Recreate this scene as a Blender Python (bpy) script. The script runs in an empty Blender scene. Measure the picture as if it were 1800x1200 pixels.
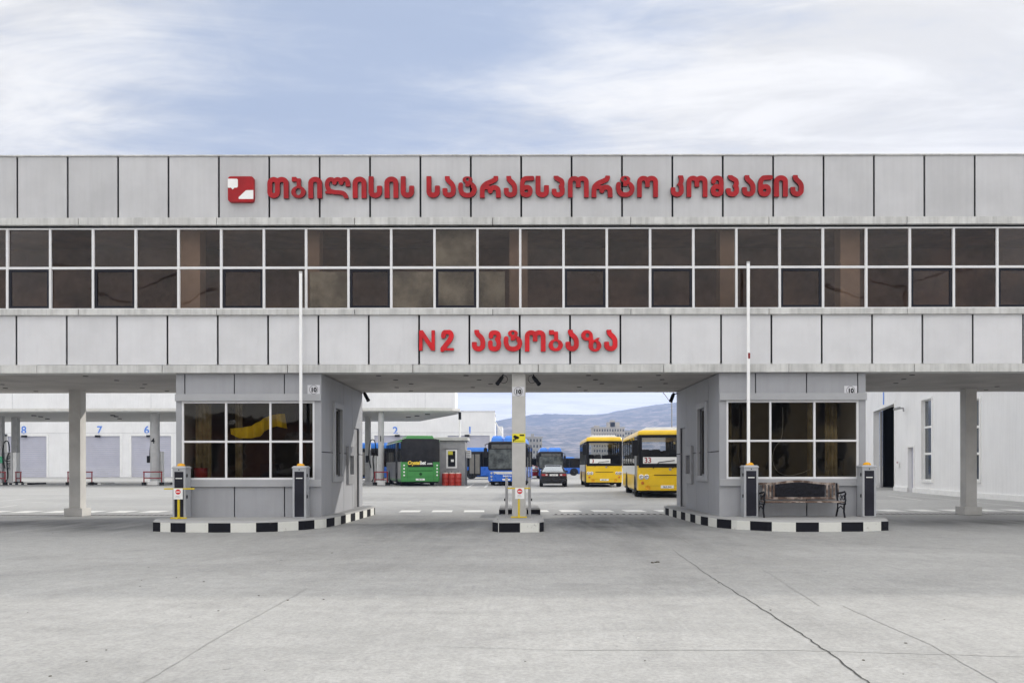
import bpy, math, random
from mathutils import Vector, Matrix
random.seed(7)
R = math.radians
S = bpy.context.scene

# ------------------------------------------------------------------ camera
F = 1450.0                 # focal length in photo pixels
CX, CY, CH = 908.0, 818.0, 1.35
cd = bpy.data.cameras.new('camera'); cam = bpy.data.objects.new('camera', cd)
S.collection.objects.link(cam); S.camera = cam
cd.sensor_width = 36; cd.lens = F/1800*36
cd.shift_x = -(CX-900)/1800; cd.shift_y = (CY-600)/1800
cd.clip_start = 0.1; cd.clip_end = 20000
cam.location = (0, 0, CH); cam.rotation_euler = (R(90), R(0.09), 0)

# ------------------------------------------------------------------ sun and sky
SUN = Vector((1.9, 1.0, 0.85)).normalized()
el = math.asin(SUN.z); az = math.atan2(SUN.x, SUN.y)
ld = bpy.data.lights.new('sun', 'SUN'); ld.energy = 3.9; ld.angle = R(.8); ld.color = (1, .955, .88)
lo = bpy.data.objects.new('sun', ld); S.collection.objects.link(lo)
lo.rotation_euler = SUN.to_track_quat('Z', 'Y').to_euler()
w = bpy.data.worlds.new('World'); S.world = w; w.use_nodes = True
S.view_settings.view_transform = 'Standard'; S.view_settings.look = 'None'
S.view_settings.exposure = 0.0; S.view_settings.gamma = 1


class NT:
    """small helper for node trees"""
    def __init__(s, tree): s.t = tree; s.n = tree.nodes; s.l = tree.links
    def add(s, typ, ins=None, **kw):
        n = s.n.new(typ)
        for k, v in kw.items(): setattr(n, k, v)
        for k, v in (ins or {}).items(): s.set(n, k, v)
        return n
    def set(s, n, k, v):
        sock = n.inputs[k]
        if hasattr(v, 'is_linked') or isinstance(v, bpy.types.NodeSocket): s.l.new(v, sock)
        else: sock.default_value = v
    def math(s, op, a, b=0.0, c=None, clamp=False):
        n = s.n.new('ShaderNodeMath'); n.operation = op; n.use_clamp = clamp
        s.set(n, 0, a); s.set(n, 1, b)
        if c is not None: s.set(n, 2, c)
        return n.outputs[0]
    def mix(s, fac, a, b, mode='MIX'):
        n = s.n.new('ShaderNodeMix'); n.data_type = 'RGBA'; n.blend_type = mode
        s.set(n, 0, fac); s.set(n, 6, a); s.set(n, 7, b); return n.outputs[2]
    def noise(s, vec, scale, detail=4, rough=.5, dist=0):
        n = s.n.new('ShaderNodeTexNoise'); s.set(n, 'Scale', scale); s.set(n, 'Detail', detail)
        s.set(n, 'Roughness', rough); s.set(n, 'Distortion', dist)
        if vec is not None: s.l.new(vec, n.inputs['Vector'])
        return n.outputs[0]
    def ramp(s, fac, lo, hi, a=0.0, b=1.0):
        n = s.n.new('ShaderNodeMapRange'); n.interpolation_type = 'SMOOTHSTEP'
        s.set(n, 0, fac); s.set(n, 1, lo); s.set(n, 2, hi); s.set(n, 3, a); s.set(n, 4, b); return n.outputs[0]
    def mapping(s, vec, scale=(1, 1, 1), loc=(0, 0, 0)):
        n = s.n.new('ShaderNodeMapping'); s.l.new(vec, n.inputs[0]); s.set(n, 1, loc); s.set(n, 3, scale); return n.outputs[0]


def col4(c): return (c[0], c[1], c[2], 1)


t = NT(w.node_tree)
bg = w.node_tree.nodes['Background']
sky = t.add('ShaderNodeTexSky'); sky.sky_type = 'NISHITA'; sky.sun_disc = False
sky.sun_elevation = el; sky.sun_rotation = az; sky.air_density = 1.0; sky.dust_density = .6; sky.ozone_density = 2.5
tc = t.add('ShaderNodeTexCoord'); d = tc.outputs['Generated']
sp = t.add('ShaderNodeSeparateXYZ', {0: d})
x, y, z = sp.outputs
zz = t.math('ADD', t.math('MAXIMUM', z, 0.0), 0.12)
pc = t.add('ShaderNodeCombineXYZ', {0: t.math('DIVIDE', x, zz), 1: t.math('DIVIDE', y, zz), 2: 0.0}).outputs[0]
n1 = t.noise(t.mapping(pc, (1.1, 2.0, 1), (3.2, 1.7, 0)), 0.9, 7, .58, .5)
n2 = t.noise(t.mapping(pc, (.55, 1.6, 1), (7.2, 4.1, 0)), 2.6, 6, .6, .8)
ya = t.math('MAXIMUM', y, 0.05)
u = t.math('DIVIDE', x, ya); v = t.math('DIVIDE', z, ya)
# a gap of thinner cloud ahead, slanting down to the left
du = t.math('SUBTRACT', u, t.math('ADD', t.math('MULTIPLY', v, .9), -.60))
e1 = t.math('MULTIPLY', t.math('MULTIPLY', du, du), 7.0)
dv = t.math('SUBTRACT', v, .47); e2 = t.math('MULTIPLY', t.math('MULTIPLY', dv, dv), 16.0)
gap = t.math('POWER', 2.718, t.math('MULTIPLY', t.math('ADD', e1, e2), -1.0))
front = t.ramp(y, 0.1, 0.4)
gap = t.math('MULTIPLY', gap, front)
n3 = t.noise(t.mapping(pc, (1.0, 1.7, 1), (1.2, 9.1, 0)), 6.5, 7, .62, .9)
cl = t.math('ADD', t.math('ADD', t.math('MULTIPLY', n1, .62), t.math('MULTIPLY', n2, .40)), t.math('MULTIPLY', n3, .20))
cover = t.ramp(t.math('SUBTRACT', cl, t.math('MULTIPLY', gap, .46)), .16, .60, .10, 1.0)
blue = t.mix(1.0, sky.outputs[0], (0.80, .92, 1.08, 1), 'MULTIPLY')
blue = t.mix(.7, blue, (5.3, 6.2, 7.9, 1))
shade = t.ramp(n2, .35, .65, 8.9, 10.9)
cc = t.add('ShaderNodeCombineXYZ', {0: shade, 1: t.math('MULTIPLY', shade, .975), 2: t.math('MULTIPLY', shade, .925)}).outputs[0]
skyc = t.mix(cover, blue, cc)
# sky brightness raised overhead and behind the camera as added fill, and pale along the horizon
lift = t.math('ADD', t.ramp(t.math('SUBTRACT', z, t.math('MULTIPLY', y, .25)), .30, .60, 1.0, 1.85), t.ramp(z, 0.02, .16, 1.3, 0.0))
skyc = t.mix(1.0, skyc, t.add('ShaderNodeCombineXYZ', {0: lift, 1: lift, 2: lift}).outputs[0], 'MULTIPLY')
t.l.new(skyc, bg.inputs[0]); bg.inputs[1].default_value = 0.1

# ------------------------------------------------------------------ materials
MATS = {}


def base(name):
    m = bpy.data.materials.new(name); m.use_nodes = True
    b = m.node_tree.nodes['Principled BSDF']; return m, NT(m.node_tree), b


def mat(name, c, rough=.6, metal=0.0, var=.08, scale=3.0, bump=0.0, bscale=60, streak=0.0, coat=0.0, grain=0.0, spec=None, cell=None):
    """painted / plain surface: base colour with soft uneven dirt, optional rain streaks, grain and bump"""
    if name in MATS: return MATS[name]
    if spec is None: spec = .12 if max(c) < .08 else .4
    m, t, b = base(name)
    o = t.add('ShaderNodeTexCoord').outputs['Object']
    n = t.noise(o, scale, 6, .6)
    f = t.ramp(n, .3, .7, 1-var, 1+var)
    if streak:
        st = t.noise(t.mapping(o, (7, 7, .35)), 1.4, 5, .6)
        f = t.math('MULTIPLY', f, t.ramp(st, .35, .75, 1.0, 1-streak))
    if cell:                                  # each panel of the batch has its own slight tone
        sx_ = t.add('ShaderNodeSeparateXYZ', {0: o}).outputs[0]
        wn = t.add('ShaderNodeTexWhiteNoise', noise_dimensions='1D')
        t.set(wn, 'W', t.math('FLOOR', t.math('DIVIDE', t.math('SUBTRACT', sx_, cell[0]), cell[1])))
        f = t.math('MULTIPLY', f, t.ramp(wn.outputs[0], 0, 1, 1-cell[2], 1+cell[2]))
        dz = t.noise(t.mapping(o, (2.2, 2.2, .5)), 1.0, 7, .7, .4)
        f = t.math('MULTIPLY', f, t.ramp(dz, .55, .8, 1.0, .90))
    if grain:
        g = t.noise(o, 140, 2, .7)
        f = t.math('MULTIPLY', f, t.ramp(g, .2, .8, 1-grain, 1+grain))
    c2 = t.mix(1.0, col4(c), t.add('ShaderNodeCombineXYZ', {0: f, 1: f, 2: f}).outputs[0], 'MULTIPLY')
    t.l.new(c2, b.inputs['Base Color'])
    t.l.new(t.ramp(n, .2, .8, max(rough-.08, .02), min(rough+.08, 1)), b.inputs['Roughness'])
    b.inputs['Metallic'].default_value = metal; b.inputs['Specular IOR Level'].default_value = spec
    if coat: b.inputs['Coat Weight'].default_value = coat; b.inputs['Coat Roughness'].default_value = .08
    if bump:
        bp = t.add('ShaderNodeBump', {'Height': t.noise(o, bscale, 4, .6), 'Strength': bump, 'Distance': .01})
        t.l.new(bp.outputs[0], b.inputs['Normal'])
    MATS[name] = m; return m


def glass(name, tint, spec=1.0, rough=.02, wav=0.0):
    """tinted pane: transparent colour under a fresnel reflection"""
    if name in MATS: return MATS[name]
    m = bpy.data.materials.new(name); m.use_nodes = True; t = NT(m.node_tree)
    t.n.clear()
    tr = t.add('ShaderNodeBsdfTransparent', {0: col4(tint)})
    gl = t.add('ShaderNodeBsdfGlossy', {'Color': col4(spec), 'Roughness': rough})
    fr = t.add('ShaderNodeFresnel', {'IOR': 1.5})
    if wav:
        o = t.add('ShaderNodeTexCoord').outputs['Object']
        bp = t.add('ShaderNodeBump', {'Height': t.noise(o, 1.3, 2, .5), 'Strength': wav, 'Distance': .02})
        t.l.new(bp.outputs[0], gl.inputs['Normal']); t.l.new(bp.outputs[0], fr.inputs['Normal'])
    mx = t.add('ShaderNodeMixShader', {0: fr.outputs[0], 1: tr.outputs[0], 2: gl.outputs[0]})
    out = t.add('ShaderNodeOutputMaterial', {0: mx.outputs[0]})
    MATS[name] = m; return m


PANEL = mat('fascia_panel', (.50, .50, .51), .55, var=.06, scale=1.2, streak=.06, grain=.06, cell=((31-908)/1450*18.16, 88.6/1450*18.16, .045))
PANELLO = mat('lower_panel', (.63, .63, .645), .55, var=.05, scale=1.2, streak=.03, grain=.06, cell=((29-908)/1450*18.16, 88.5/1450*18.16, .03))
TRIM = mat('trim_metal', (.57, .57, .555), .5, var=.12, scale=2.5, streak=.25)
BOOTHM = mat('booth_panel', (.335, .34, .36), .55, var=.05, scale=1.6, streak=.06, grain=.07)
BOOTHTRIM = mat('booth_trim', (.36, .365, .38), .5, var=.06, scale=2)
GAP = mat('joint_black', (.015, .015, .017), .8)
ALU = mat('white_aluminium', (.70, .70, .71), .4, var=.04)
DARKFRAME = mat('dark_sash', (.018, .018, .024), .4)
SOFFIT = mat('soffit_concrete', (.40, .38, .365), .85, var=.18, scale=.7, streak=0, grain=.12, bump=.2)
COLM = mat('column_render', (.50, .49, .47), .8, var=.10, scale=1.5, grain=.08, bump=.15)
INTERIOR = mat('interior_brown', (.24, .17, .14), .8, var=.65, scale=.8)  # strong mottling imitates uneven reflections in the panes
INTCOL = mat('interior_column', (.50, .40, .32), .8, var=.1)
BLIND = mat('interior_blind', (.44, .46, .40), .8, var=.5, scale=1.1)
RED = mat('letter_red', (.34, .016, .020), .6, var=.15, scale=3, spec=.2)
RED2 = mat('letter_bright_red', (.56, .008, .014), .45, var=.2, scale=4, spec=.3)
REDSIDE = mat('letter_side', (.10, .012, .014), .5)
WHITE = mat('white_paint', (.80, .80, .79), .5, var=.04)
WHITEWALL = mat('white_wall', (.80, .80, .80), .75, var=.04, scale=.5, streak=.06, grain=.03)
BLACK = mat('black_plastic', (.014, .014, .016), .45, var=.15)
BLACKRUB = mat('black_rubber', (.02, .02, .02), .8)
STEEL = mat('grey_steel', (.30, .30, .31), .45, .3, var=.1)
CABGREY = mat('cabinet_grey', (.42, .43, .45), .4, .2, var=.06, streak=.08)
CABPANEL = mat('cabinet_panel', (.022, .022, .03), .5, var=.2, grain=.2)
YELLOW = mat('yellow_paint', (.62, .46, .015), .5, var=.12, scale=8)
AMBER = mat('amber_lens', (.75, .36, .01), .25, var=.1)
REDPAINT = mat('red_rail', (.22, .010, .014), .45, var=.15)
DRUMRED = mat('drum_red', (.42, .035, .02), .45, var=.2, scale=4)
BLUENUM = mat('blue_number', (.10, .25, .72), .6)
SHUTTER = mat('shutter_grey', (.47, .47, .54), .6, var=.05, scale=.6)
GLASSR = glass('bronze_glass', (.56, .50, .46), (.80, .74, .70), .015, .15)
GLASSB = glass('booth_glass', (.55, .52, .46), (.55, .53, .5), .02, .3)
GLASSV = glass('vehicle_glass', (.80, .82, .82), (.6, .6, .6), .02)
GLASSD = glass('vehicle_dark_glass', (.14, .14, .15), (.6, .6, .6), .03)
CHROME = mat('lamp_chrome', (.7, .7, .7), .15, .9)
BUSYEL = mat('bus_yellow', (.78, .50, .008), .35, var=.07, scale=1.5, coat=.3)
BUSBLUE = mat('bus_blue', (.015, .12, .55), .3, var=.08, coat=.4)
BUSGREEN = mat('bus_green', (.045, .25, .055), .35, var=.08, coat=.3)
BUSGREY = mat('bus_grey', (.22, .22, .22), .4, var=.12)
BUSWHITE = mat('bus_white', (.62, .62, .60), .5, var=.08)
CARBLACK = mat('car_black', (.010, .010, .013), .3, 0, var=.1, spec=.4)
CARRED = mat('car_red', (.42, .02, .03), .3, coat=.6)
TAILRED = mat('tail_lamp', (.30, .01, .01), .15, coat=.6)
TYRE = mat('tyre', (.018, .018, .018), .85, bump=.3)
IRON = mat('cast_iron', (.016, .016, .020), .45, .2, var=.3, scale=20, bump=.4, bscale=40)
SEATM = mat('seat_fabric', (.05, .05, .06), .9)
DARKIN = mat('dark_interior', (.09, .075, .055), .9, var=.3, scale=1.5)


def wood():
    m, t, b = base('weathered_wood')
    o = t.add('ShaderNodeTexCoord').outputs['Object']
    g = t.noise(t.mapping(o, (3, 30, 30)), 2.0, 6, .65, .6)
    n = t.noise(o, 5, 4, .6)
    c = t.mix(t.ramp(g, .35, .65), (.040, .022, .015, 1), (.13, .075, .052, 1))
    c = t.mix(t.ramp(n, .45, .62), c, (.36, .30, .26, 1))
    t.l.new(c, b.inputs['Base Color']); b.inputs['Roughness'].default_value = .6
    bp = t.add('ShaderNodeBump', {'Height': g, 'Strength': .3, 'Distance': .005}); t.l.new(bp.outputs[0], b.inputs['Normal'])
    return m
WOOD = wood()


def stained(name, c, dirt, amount, scale=5, rough=.8):
    """paint chipped and stained through to another colour"""
    m, t, b = base(name)
    o = t.add('ShaderNodeTexCoord').outputs['Object']
    a = t.noise(o, scale, 8, .7); q = t.noise(o, scale*6, 4, .6)
    f = t.math('MULTIPLY', t.ramp(t.math('ADD', t.math('MULTIPLY', a, .7), t.math('MULTIPLY', q, .3)), .56, .68), amount)
    c2 = t.mix(f, col4(c), col4(dirt))
    t.l.new(c2, b.inputs['Base Color']); b.inputs['Roughness'].default_value = rough; b.inputs['Specular IOR Level'].default_value = .15
    bp = t.add('ShaderNodeBump', {'Height': q, 'Strength': .4, 'Distance': .01}); t.l.new(bp.outputs[0], b.inputs['Normal'])
    return m
KERBW = stained('kerb_white', (.66, .66, .62), (.32, .31, .29), .8)
KERBB = stained('kerb_black', (.010, .010, .014), (.13, .13, .13), .45)
KERBTOP = stained('kerb_concrete', (.34, .34, .34), (.20, .20, .20), .7)
MARKW = stained('road_marking_white', (.70, .70, .68), (.42, .42, .41), .8, 3)
MARKFAINT = stained('road_marking_faded', (.52, .52, .51), (.38, .38, .38), 1.0, 2)


def ground_mat():
    m, t, b = base('concrete_ground')
    o = t.add('ShaderNodeTexCoord').outputs['Object']
    sp = t.add('ShaderNodeSeparateXYZ', {0: o}); X, Y = sp.outputs[0], sp.outputs[1]
    big = t.noise(t.mapping(o, (.10, .22, 1)), 1.0, 5, .6, .6)
    mid = t.noise(t.mapping(o, (.45, 1.3, 1)), 1.0, 8, .65, .7)
    fine = t.noise(o, 28, 6, .75)
    gr = t.noise(o, 190, 2, .6)
    f = t.math('MULTIPLY', t.ramp(big, .3, .7, .90, 1.08), t.ramp(mid, .3, .72, .93, 1.05))
    f = t.math('MULTIPLY', f, t.ramp(fine, .28, .72, .80, 1.17))
    f = t.math('MULTIPLY', f, t.ramp(gr, .2, .8, .86, 1.14))
    med = t.noise(o, 5.5, 7, .75, .3); f = t.math('MULTIPLY', f, t.ramp(med, .3, .7, .88, 1.08))
    bru = t.noise(t.mapping(o, (14, 1.1, 1)), 1.0, 5, .7); f = t.math('MULTIPLY', f, t.ramp(bru, .3, .7, .96, 1.04))
    # patches worn with a hard outline and dried spills
    pa = t.noise(t.mapping(o, (.55, .8, 1), (11, 3, 0)), 1.0, 9, .62, .3); f = t.math('MULTIPLY', f, t.ramp(pa, .60, .625, 1.0, .93))
    # darker patches: tyre rubber at the gate and its sides, a wide apron, areas of the yard
    def blob(cx, cy, rx, ry, amt):
        a = t.math('DIVIDE', t.math('SUBTRACT', X, cx), rx); c = t.math('DIVIDE', t.math('SUBTRACT', Y, cy), ry)
        e = t.math('ADD', t.math('MULTIPLY', a, a), t.math('MULTIPLY', c, c))
        return t.math('MULTIPLY', t.math('POWER', 2.718, t.math('MULTIPLY', e, -1)), amt)
    tot = None
    for args in [(0, 17.5, 60, 3.6, .10), (-2.0, 18.9, 1.3, 2.6, .36), (2.2, 19.2, 1.4, 2.4, .60), (-11.5, 19.4, 3.4, 1.3, .46), (-9.0, 17.8, 1.4, 1.0, .40), (11.8, 19.4, 4.2, 1.3, .52),
                 (-1.9, 13.0, 1.8, 4.0, .12), (2.2, 13.2, 2.4, 3.6, .16), (0, 33.5, 14, 2.2, .22), (3, 39, 8, 3, .2), (-30, 58, 40, 3, .3), (-6.5, 56, 6, 5, .15)]:
        q = blob(*args); tot = q if tot is None else t.math('ADD', tot, q)
    tot = t.math('MULTIPLY', tot, t.ramp(t.noise(t.mapping(o, (1.8, .35, 1)), 1, 5, .6), .25, .65, .45, 1.25))
    f = t.math('MULTIPLY', f, t.math('SUBTRACT', 1.0, tot))
    # faint sweeping tyre tracks
    def track(cx, cy, rad, wd, amt):
        a = t.math('SUBTRACT', X, cx); c = t.math('SUBTRACT', Y, cy)
        rr_ = t.math('SUBTRACT', t.math('SQRT', t.math('ADD', t.math('MULTIPLY', a, a), t.math('MULTIPLY', c, c))), rad)
        e = t.math('DIVIDE', rr_, wd); return t.math('MULTIPLY', t.math('POWER', 2.718, t.math('MULTIPLY', t.math('MULTIPLY', e, e), -1)), amt)
    tr = None
    for args in [(-16, 22, 13.2, .22, .10), (-16, 22, 15.2, .25, .10), (-22, 18, 19.5, .3, .08), (-22, 18, 21.4, .3, .08), (18, 24, 15.5, .25, .09), (18, 24, 17.4, .25, .09), (26, 16, 23.2, .3, .07), (26, 16, 25.1, .3, .07), (-40, 15, 42.0, .2, .07), (45, 15, 43.2, .2, .07)]:
        q = track(*args); tr = q if tr is None else t.math('ADD', tr, q)
    tr = t.math('MULTIPLY', tr, t.ramp(t.noise(o, .9, 5, .7), .35, .65, .1, 1.3)); f = t.math('MULTIPLY', f, t.math('SUBTRACT', 1.0, tr))
    # scraped pale patches
    pt = t.ramp(t.noise(t.mapping(o, (.28, .9, 1), (4, 1, 0)), 1.0, 7, .7, .8), .66, .72, 0, .10)
    f = t.math('ADD', f, pt)
    # dark oily specks
    sk = t.ramp(t.noise(t.mapping(o, (1, 1, 1), (2, 9, 0)), 9, 2, .5), .735, .765, 0, .30)
    f = t.math('SUBTRACT', f, sk)
    cvec = t.add('ShaderNodeCombineXYZ', {0: f, 1: f, 2: f}).outputs[0]
    c = t.mix(1.0, (.345, .345, .339, 1), cvec, 'MULTIPLY')
    t.l.new(c, b.inputs['Base Color']); t.l.new(t.ramp(mid, .3, .7, .62, .85), b.inputs['Roughness'])
    h = t.math('ADD', t.math('MULTIPLY', fine, .5), t.math('MULTIPLY', gr, .5))
    bp = t.add('ShaderNodeBump', {'Height': h, 'Strength': .35, 'Distance': .01}); t.l.new(bp.outputs[0], b.inputs['Normal'])
    return m
GROUND = ground_mat()


def hill_mat():
    m, t, b = base('hillside')
    o = t.add('ShaderNodeTexCoord').outputs['Object']
    a = t.noise(t.mapping(o, (1, 1, 2.5)), .004, 8, .65, .8); q = t.noise(o, .03, 6, .7); r = t.noise(t.mapping(o, (1, 1, 2)), .0085, 7, .7, 1.6)
    c = t.mix(t.ramp(q, .42, .58), (.03, .035, .03, 1), (.22, .18, .14, 1))
    c = t.mix(t.ramp(a, .42, .6, 0, .7), c, (.05, .045, .05, 1))
    c = t.mix(t.ramp(t.math('ADD', t.math('MULTIPLY', r, .7), t.math('MULTIPLY', q, .3)), .50, .60, 0, .6), c, (.55, .46, .42, 1))
    t.l.new(c, b.inputs['Base Color']); b.inputs['Roughness'].default_value = 1
    return m
HILL = hill_mat()

# ------------------------------------------------------------------ mesh tools
COL = S.collection


class MB:
    def __init__(s): s.v = []; s.f = []; s.m = []
    def add(s, vs, fs, mi=0, M=None):
        k = len(s.v)
        if M is not None: vs = [tuple(M @ Vector(p)) for p in vs]
        s.v += [tuple(p) for p in vs]; s.f += [tuple(i+k for i in f) for f in fs]; s.m += [mi]*len(fs); return s
    def box(s, x0, x1, y0, y1, z0, z1, mi=0, M=None):
        vs = [(x0, y0, z0), (x1, y0, z0), (x1, y1, z0), (x0, y1, z0), (x0, y0, z1), (x1, y0, z1), (x1, y1, z1), (x0, y1, z1)]
        return s.add(vs, [(0, 3, 2, 1), (4, 5, 6, 7), (0, 1, 5, 4), (1, 2, 6, 5), (2, 3, 7, 6), (3, 0, 4, 7)], mi, M)
    def rings(s, rs, mi=0, cap=True, M=None, closed=True):
        n = len(rs[0]); vs = [p for r in rs for p in r]; fs = []
        for i in range(len(rs)-1):
            for j in range(n if closed else n-1):
                a, b = i*n+j, i*n+(j+1) % n
                fs.append((a, b, b+n, a+n))
        if cap: fs.append(tuple(reversed(range(n)))); fs.append(tuple(range((len(rs)-1)*n, len(rs)*n)))
        return s.add(vs, fs, mi, M)
    def plan(s, pts, z0, z1, mi=0, M=None):        # prism of a plan outline (ccw)
        return s.rings([[(p[0], p[1], z0) for p in pts], [(p[0], p[1], z1) for p in pts]], mi, True, M)
    def front(s, pts, y0, y1, mi=0, M=None):       # prism of an outline in x,z facing -y
        return s.rings([[(p[0], y0, p[1]) for p in pts], [(p[0], y1, p[1]) for p in pts]], mi, True, M)
    def side(s, pts, x0, x1, mi=0, M=None):        # prism of an outline in y,z
        return s.rings([[(x0, p[0], p[1]) for p in pts], [(x1, p[0], p[1]) for p in pts]], mi, True, M)
    def tube(s, path, r, n=8, mi=0, M=None):
        path = [Vector(p) for p in path]; rs = []
        rr = r if isinstance(r, (list, tuple)) else [r]*len(path)
        up = Vector((0, 0, 1))
        for i, p in enumerate(path):
            a = path[max(i-1, 0)]; b = path[min(i+1, len(path)-1)]; d = (b-a).normalized()
            uu = up if abs(d.dot(up)) < .95 else Vector((1, 0, 0))
            e1 = d.cross(uu).normalized(); e2 = d.cross(e1).normalized()
            rs.append([tuple(p+e1*math.cos(2*math.pi*k/n)*rr[i]+e2*math.sin(2*math.pi*k/n)*rr[i]) for k in range(n)])
        return s.rings(rs, mi, True, M)
    def cyl(s, c, r, h, axis='z', n=20, mi=0, M=None, r2=None):
        d = {'x': (h, 0, 0), 'y': (0, h, 0), 'z': (0, 0, h)}[axis]
        return s.tube([c, (c[0]+d[0], c[1]+d[1], c[2]+d[2])], [r, r if r2 is None else r2], n, mi, M)
    def lathe(s, c, prof, n=24, mi=0, axis='z', M=None):   # profile of (radius, height)
        rs = []
        for r, h in prof:
            ring = []
            for k in range(n):
                a = 2*math.pi*k/n
                if axis == 'z': ring.append((c[0]+r*math.cos(a), c[1]+r*math.sin(a), c[2]+h))
                elif axis == 'x': ring.append((c[0]+h, c[1]+r*math.cos(a), c[2]+r*math.sin(a)))
                else: ring.append((c[0]+r*math.sin(a), c[1]+h, c[2]+r*math.cos(a)))
            rs.append(ring)
        return s.rings(rs, mi, True, M)
    def build(s, name, mats, parent=None, world=True, bevel=0, smooth=False):
        me = bpy.data.meshes.new(name); o = bpy.data.objects.new(name, me); COL.objects.link(o)
        off = Vector((0, 0, 0))
        if parent is not None:
            o.parent = parent
            if world:
                q = parent
                while q is not None: off += q.location; q = q.parent
        me.from_pydata([tuple(Vector(p)-off) for p in s.v], [], s.f)
        if not isinstance(mats, (list, tuple)): mats = [mats]
        for m in mats: me.materials.append(m)
        me.polygons.foreach_set('material_index', s.m)
        if smooth:
            me.polygons.foreach_set('use_smooth', [True]*len(me.polygons))
            me.set_sharp_from_angle(angle=R(35))
        me.validate(); me.update()
        import bmesh
        bm = bmesh.new(); bm.from_mesh(me); bmesh.ops.recalc_face_normals(bm, faces=bm.faces); bm.to_mesh(me); bm.free()
        if bevel:
            md = o.modifiers.new('bevel', 'BEVEL'); md.width = bevel; md.segments = 2; md.limit_method = 'ANGLE'; md.angle_limit = R(40)
            md.harden_normals = False
        return o


def tag(o, label=None, cat=None, group=None, kind=None):
    if label: o['label'] = label
    if cat: o['category'] = cat
    if group: o['group'] = group
    if kind: o['kind'] = kind
    return o


def thing(name, label, cat, loc=(0, 0, 0), rz=0, group=None):
    o = bpy.data.objects.new(name, None); COL.objects.link(o)
    o.empty_display_size = .2; o.location = loc; o.rotation_euler = (0, 0, rz)
    return tag(o, label, cat, group)


def PX(px, D): return (px-CX)/F*D          # photo column -> metres sideways at distance D
def PZ(py, D): return CH+(CY-py)/F*D       # photo row -> metres up at distance D


def text_geo(s, height, bold=0.0, align='CENTER', shear=0):
    """letters of the built-in face as flat outline geometry in x,z: verts, faces"""
    cu = bpy.data.curves.new('t', 'FONT'); cu.body = s; cu.size = 1; cu.offset = bold; cu.align_x = align; cu.resolution_u = 6; cu.shear = shear
    o = bpy.data.objects.new('t', cu); COL.objects.link(o)
    bpy.context.view_layer.update()
    me = bpy.data.meshes.new_from_object(o.evaluated_get(bpy.context.evaluated_depsgraph_get()))
    vs = [(v.co.x, v.co.y) for v in me.vertices]; fs = [tuple(p.vertices) for p in me.polygons]
    bpy.data.objects.remove(o); bpy.data.curves.remove(cu); bpy.data.meshes.remove(me)
    ys = [v[1] for v in vs]; k = height/(.70+2*bold)
    xs = [v[0] for v in vs]
    return [(a*k, b*k) for a, b in vs], fs, (min(xs)*k, max(xs)*k, min(ys)*k, max(ys)*k)


def put_text(mb, s, cx, y, z, height, bold=0.0, mi=0, M=None, rot=0, shear=0, xscale=1, align='CENTER'):
    if not s.strip(): return
    vs, fs, bb = text_geo(s, height, bold, align, shear); out = []
    for a, b in vs:
        a *= xscale
        if rot: a, b = -b, a
        out.append((cx+a, y, z+b))
    mb.add(out, fs, mi, M)

# ------------------------------------------------------------------ glyphs of the two lettering signs (traced strokes)


def arc(cx, cy, rx, ry, a0, a1, n=10):
    return [(cx+rx*math.cos(R(a0+(a1-a0)*i/n)), cy-ry*math.sin(R(a0+(a1-a0)*i/n))) for i in range(n+1)]


def spline(ps, n=7):
    out = []
    for i in range(len(ps)-1):
        p0 = ps[max(i-1, 0)]; p1 = ps[i]; p2 = ps[i+1]; p3 = ps[min(i+2, len(ps)-1)]
        for k in range(n):
            t = k/n
            out.append(tuple(.5*((2*p1[j])+(-p0[j]+p2[j])*t+(2*p0[j]-5*p1[j]+4*p2[j]-p3[j])*t*t+(-p0[j]+3*p1[j]-3*p2[j]+p3[j])*t**3) for j in range(len(p1))))
    out.append(ps[-1]); return out


def hump(x0, x1, yb, top=143): return arc((x0+x1)/2, top+min(60, (x1-x0)/2), (x1-x0)/2, min(60, (x1-x0)/2), 180, 0)+[(x1, yb)]
def cup(x0, y0, x1, y1, bot=428): return [(x0, y0)]+arc((x0+x1)/2, bot-62, (x1-x0)/2, 62, 180, 360)+[(x1, y1)]


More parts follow.
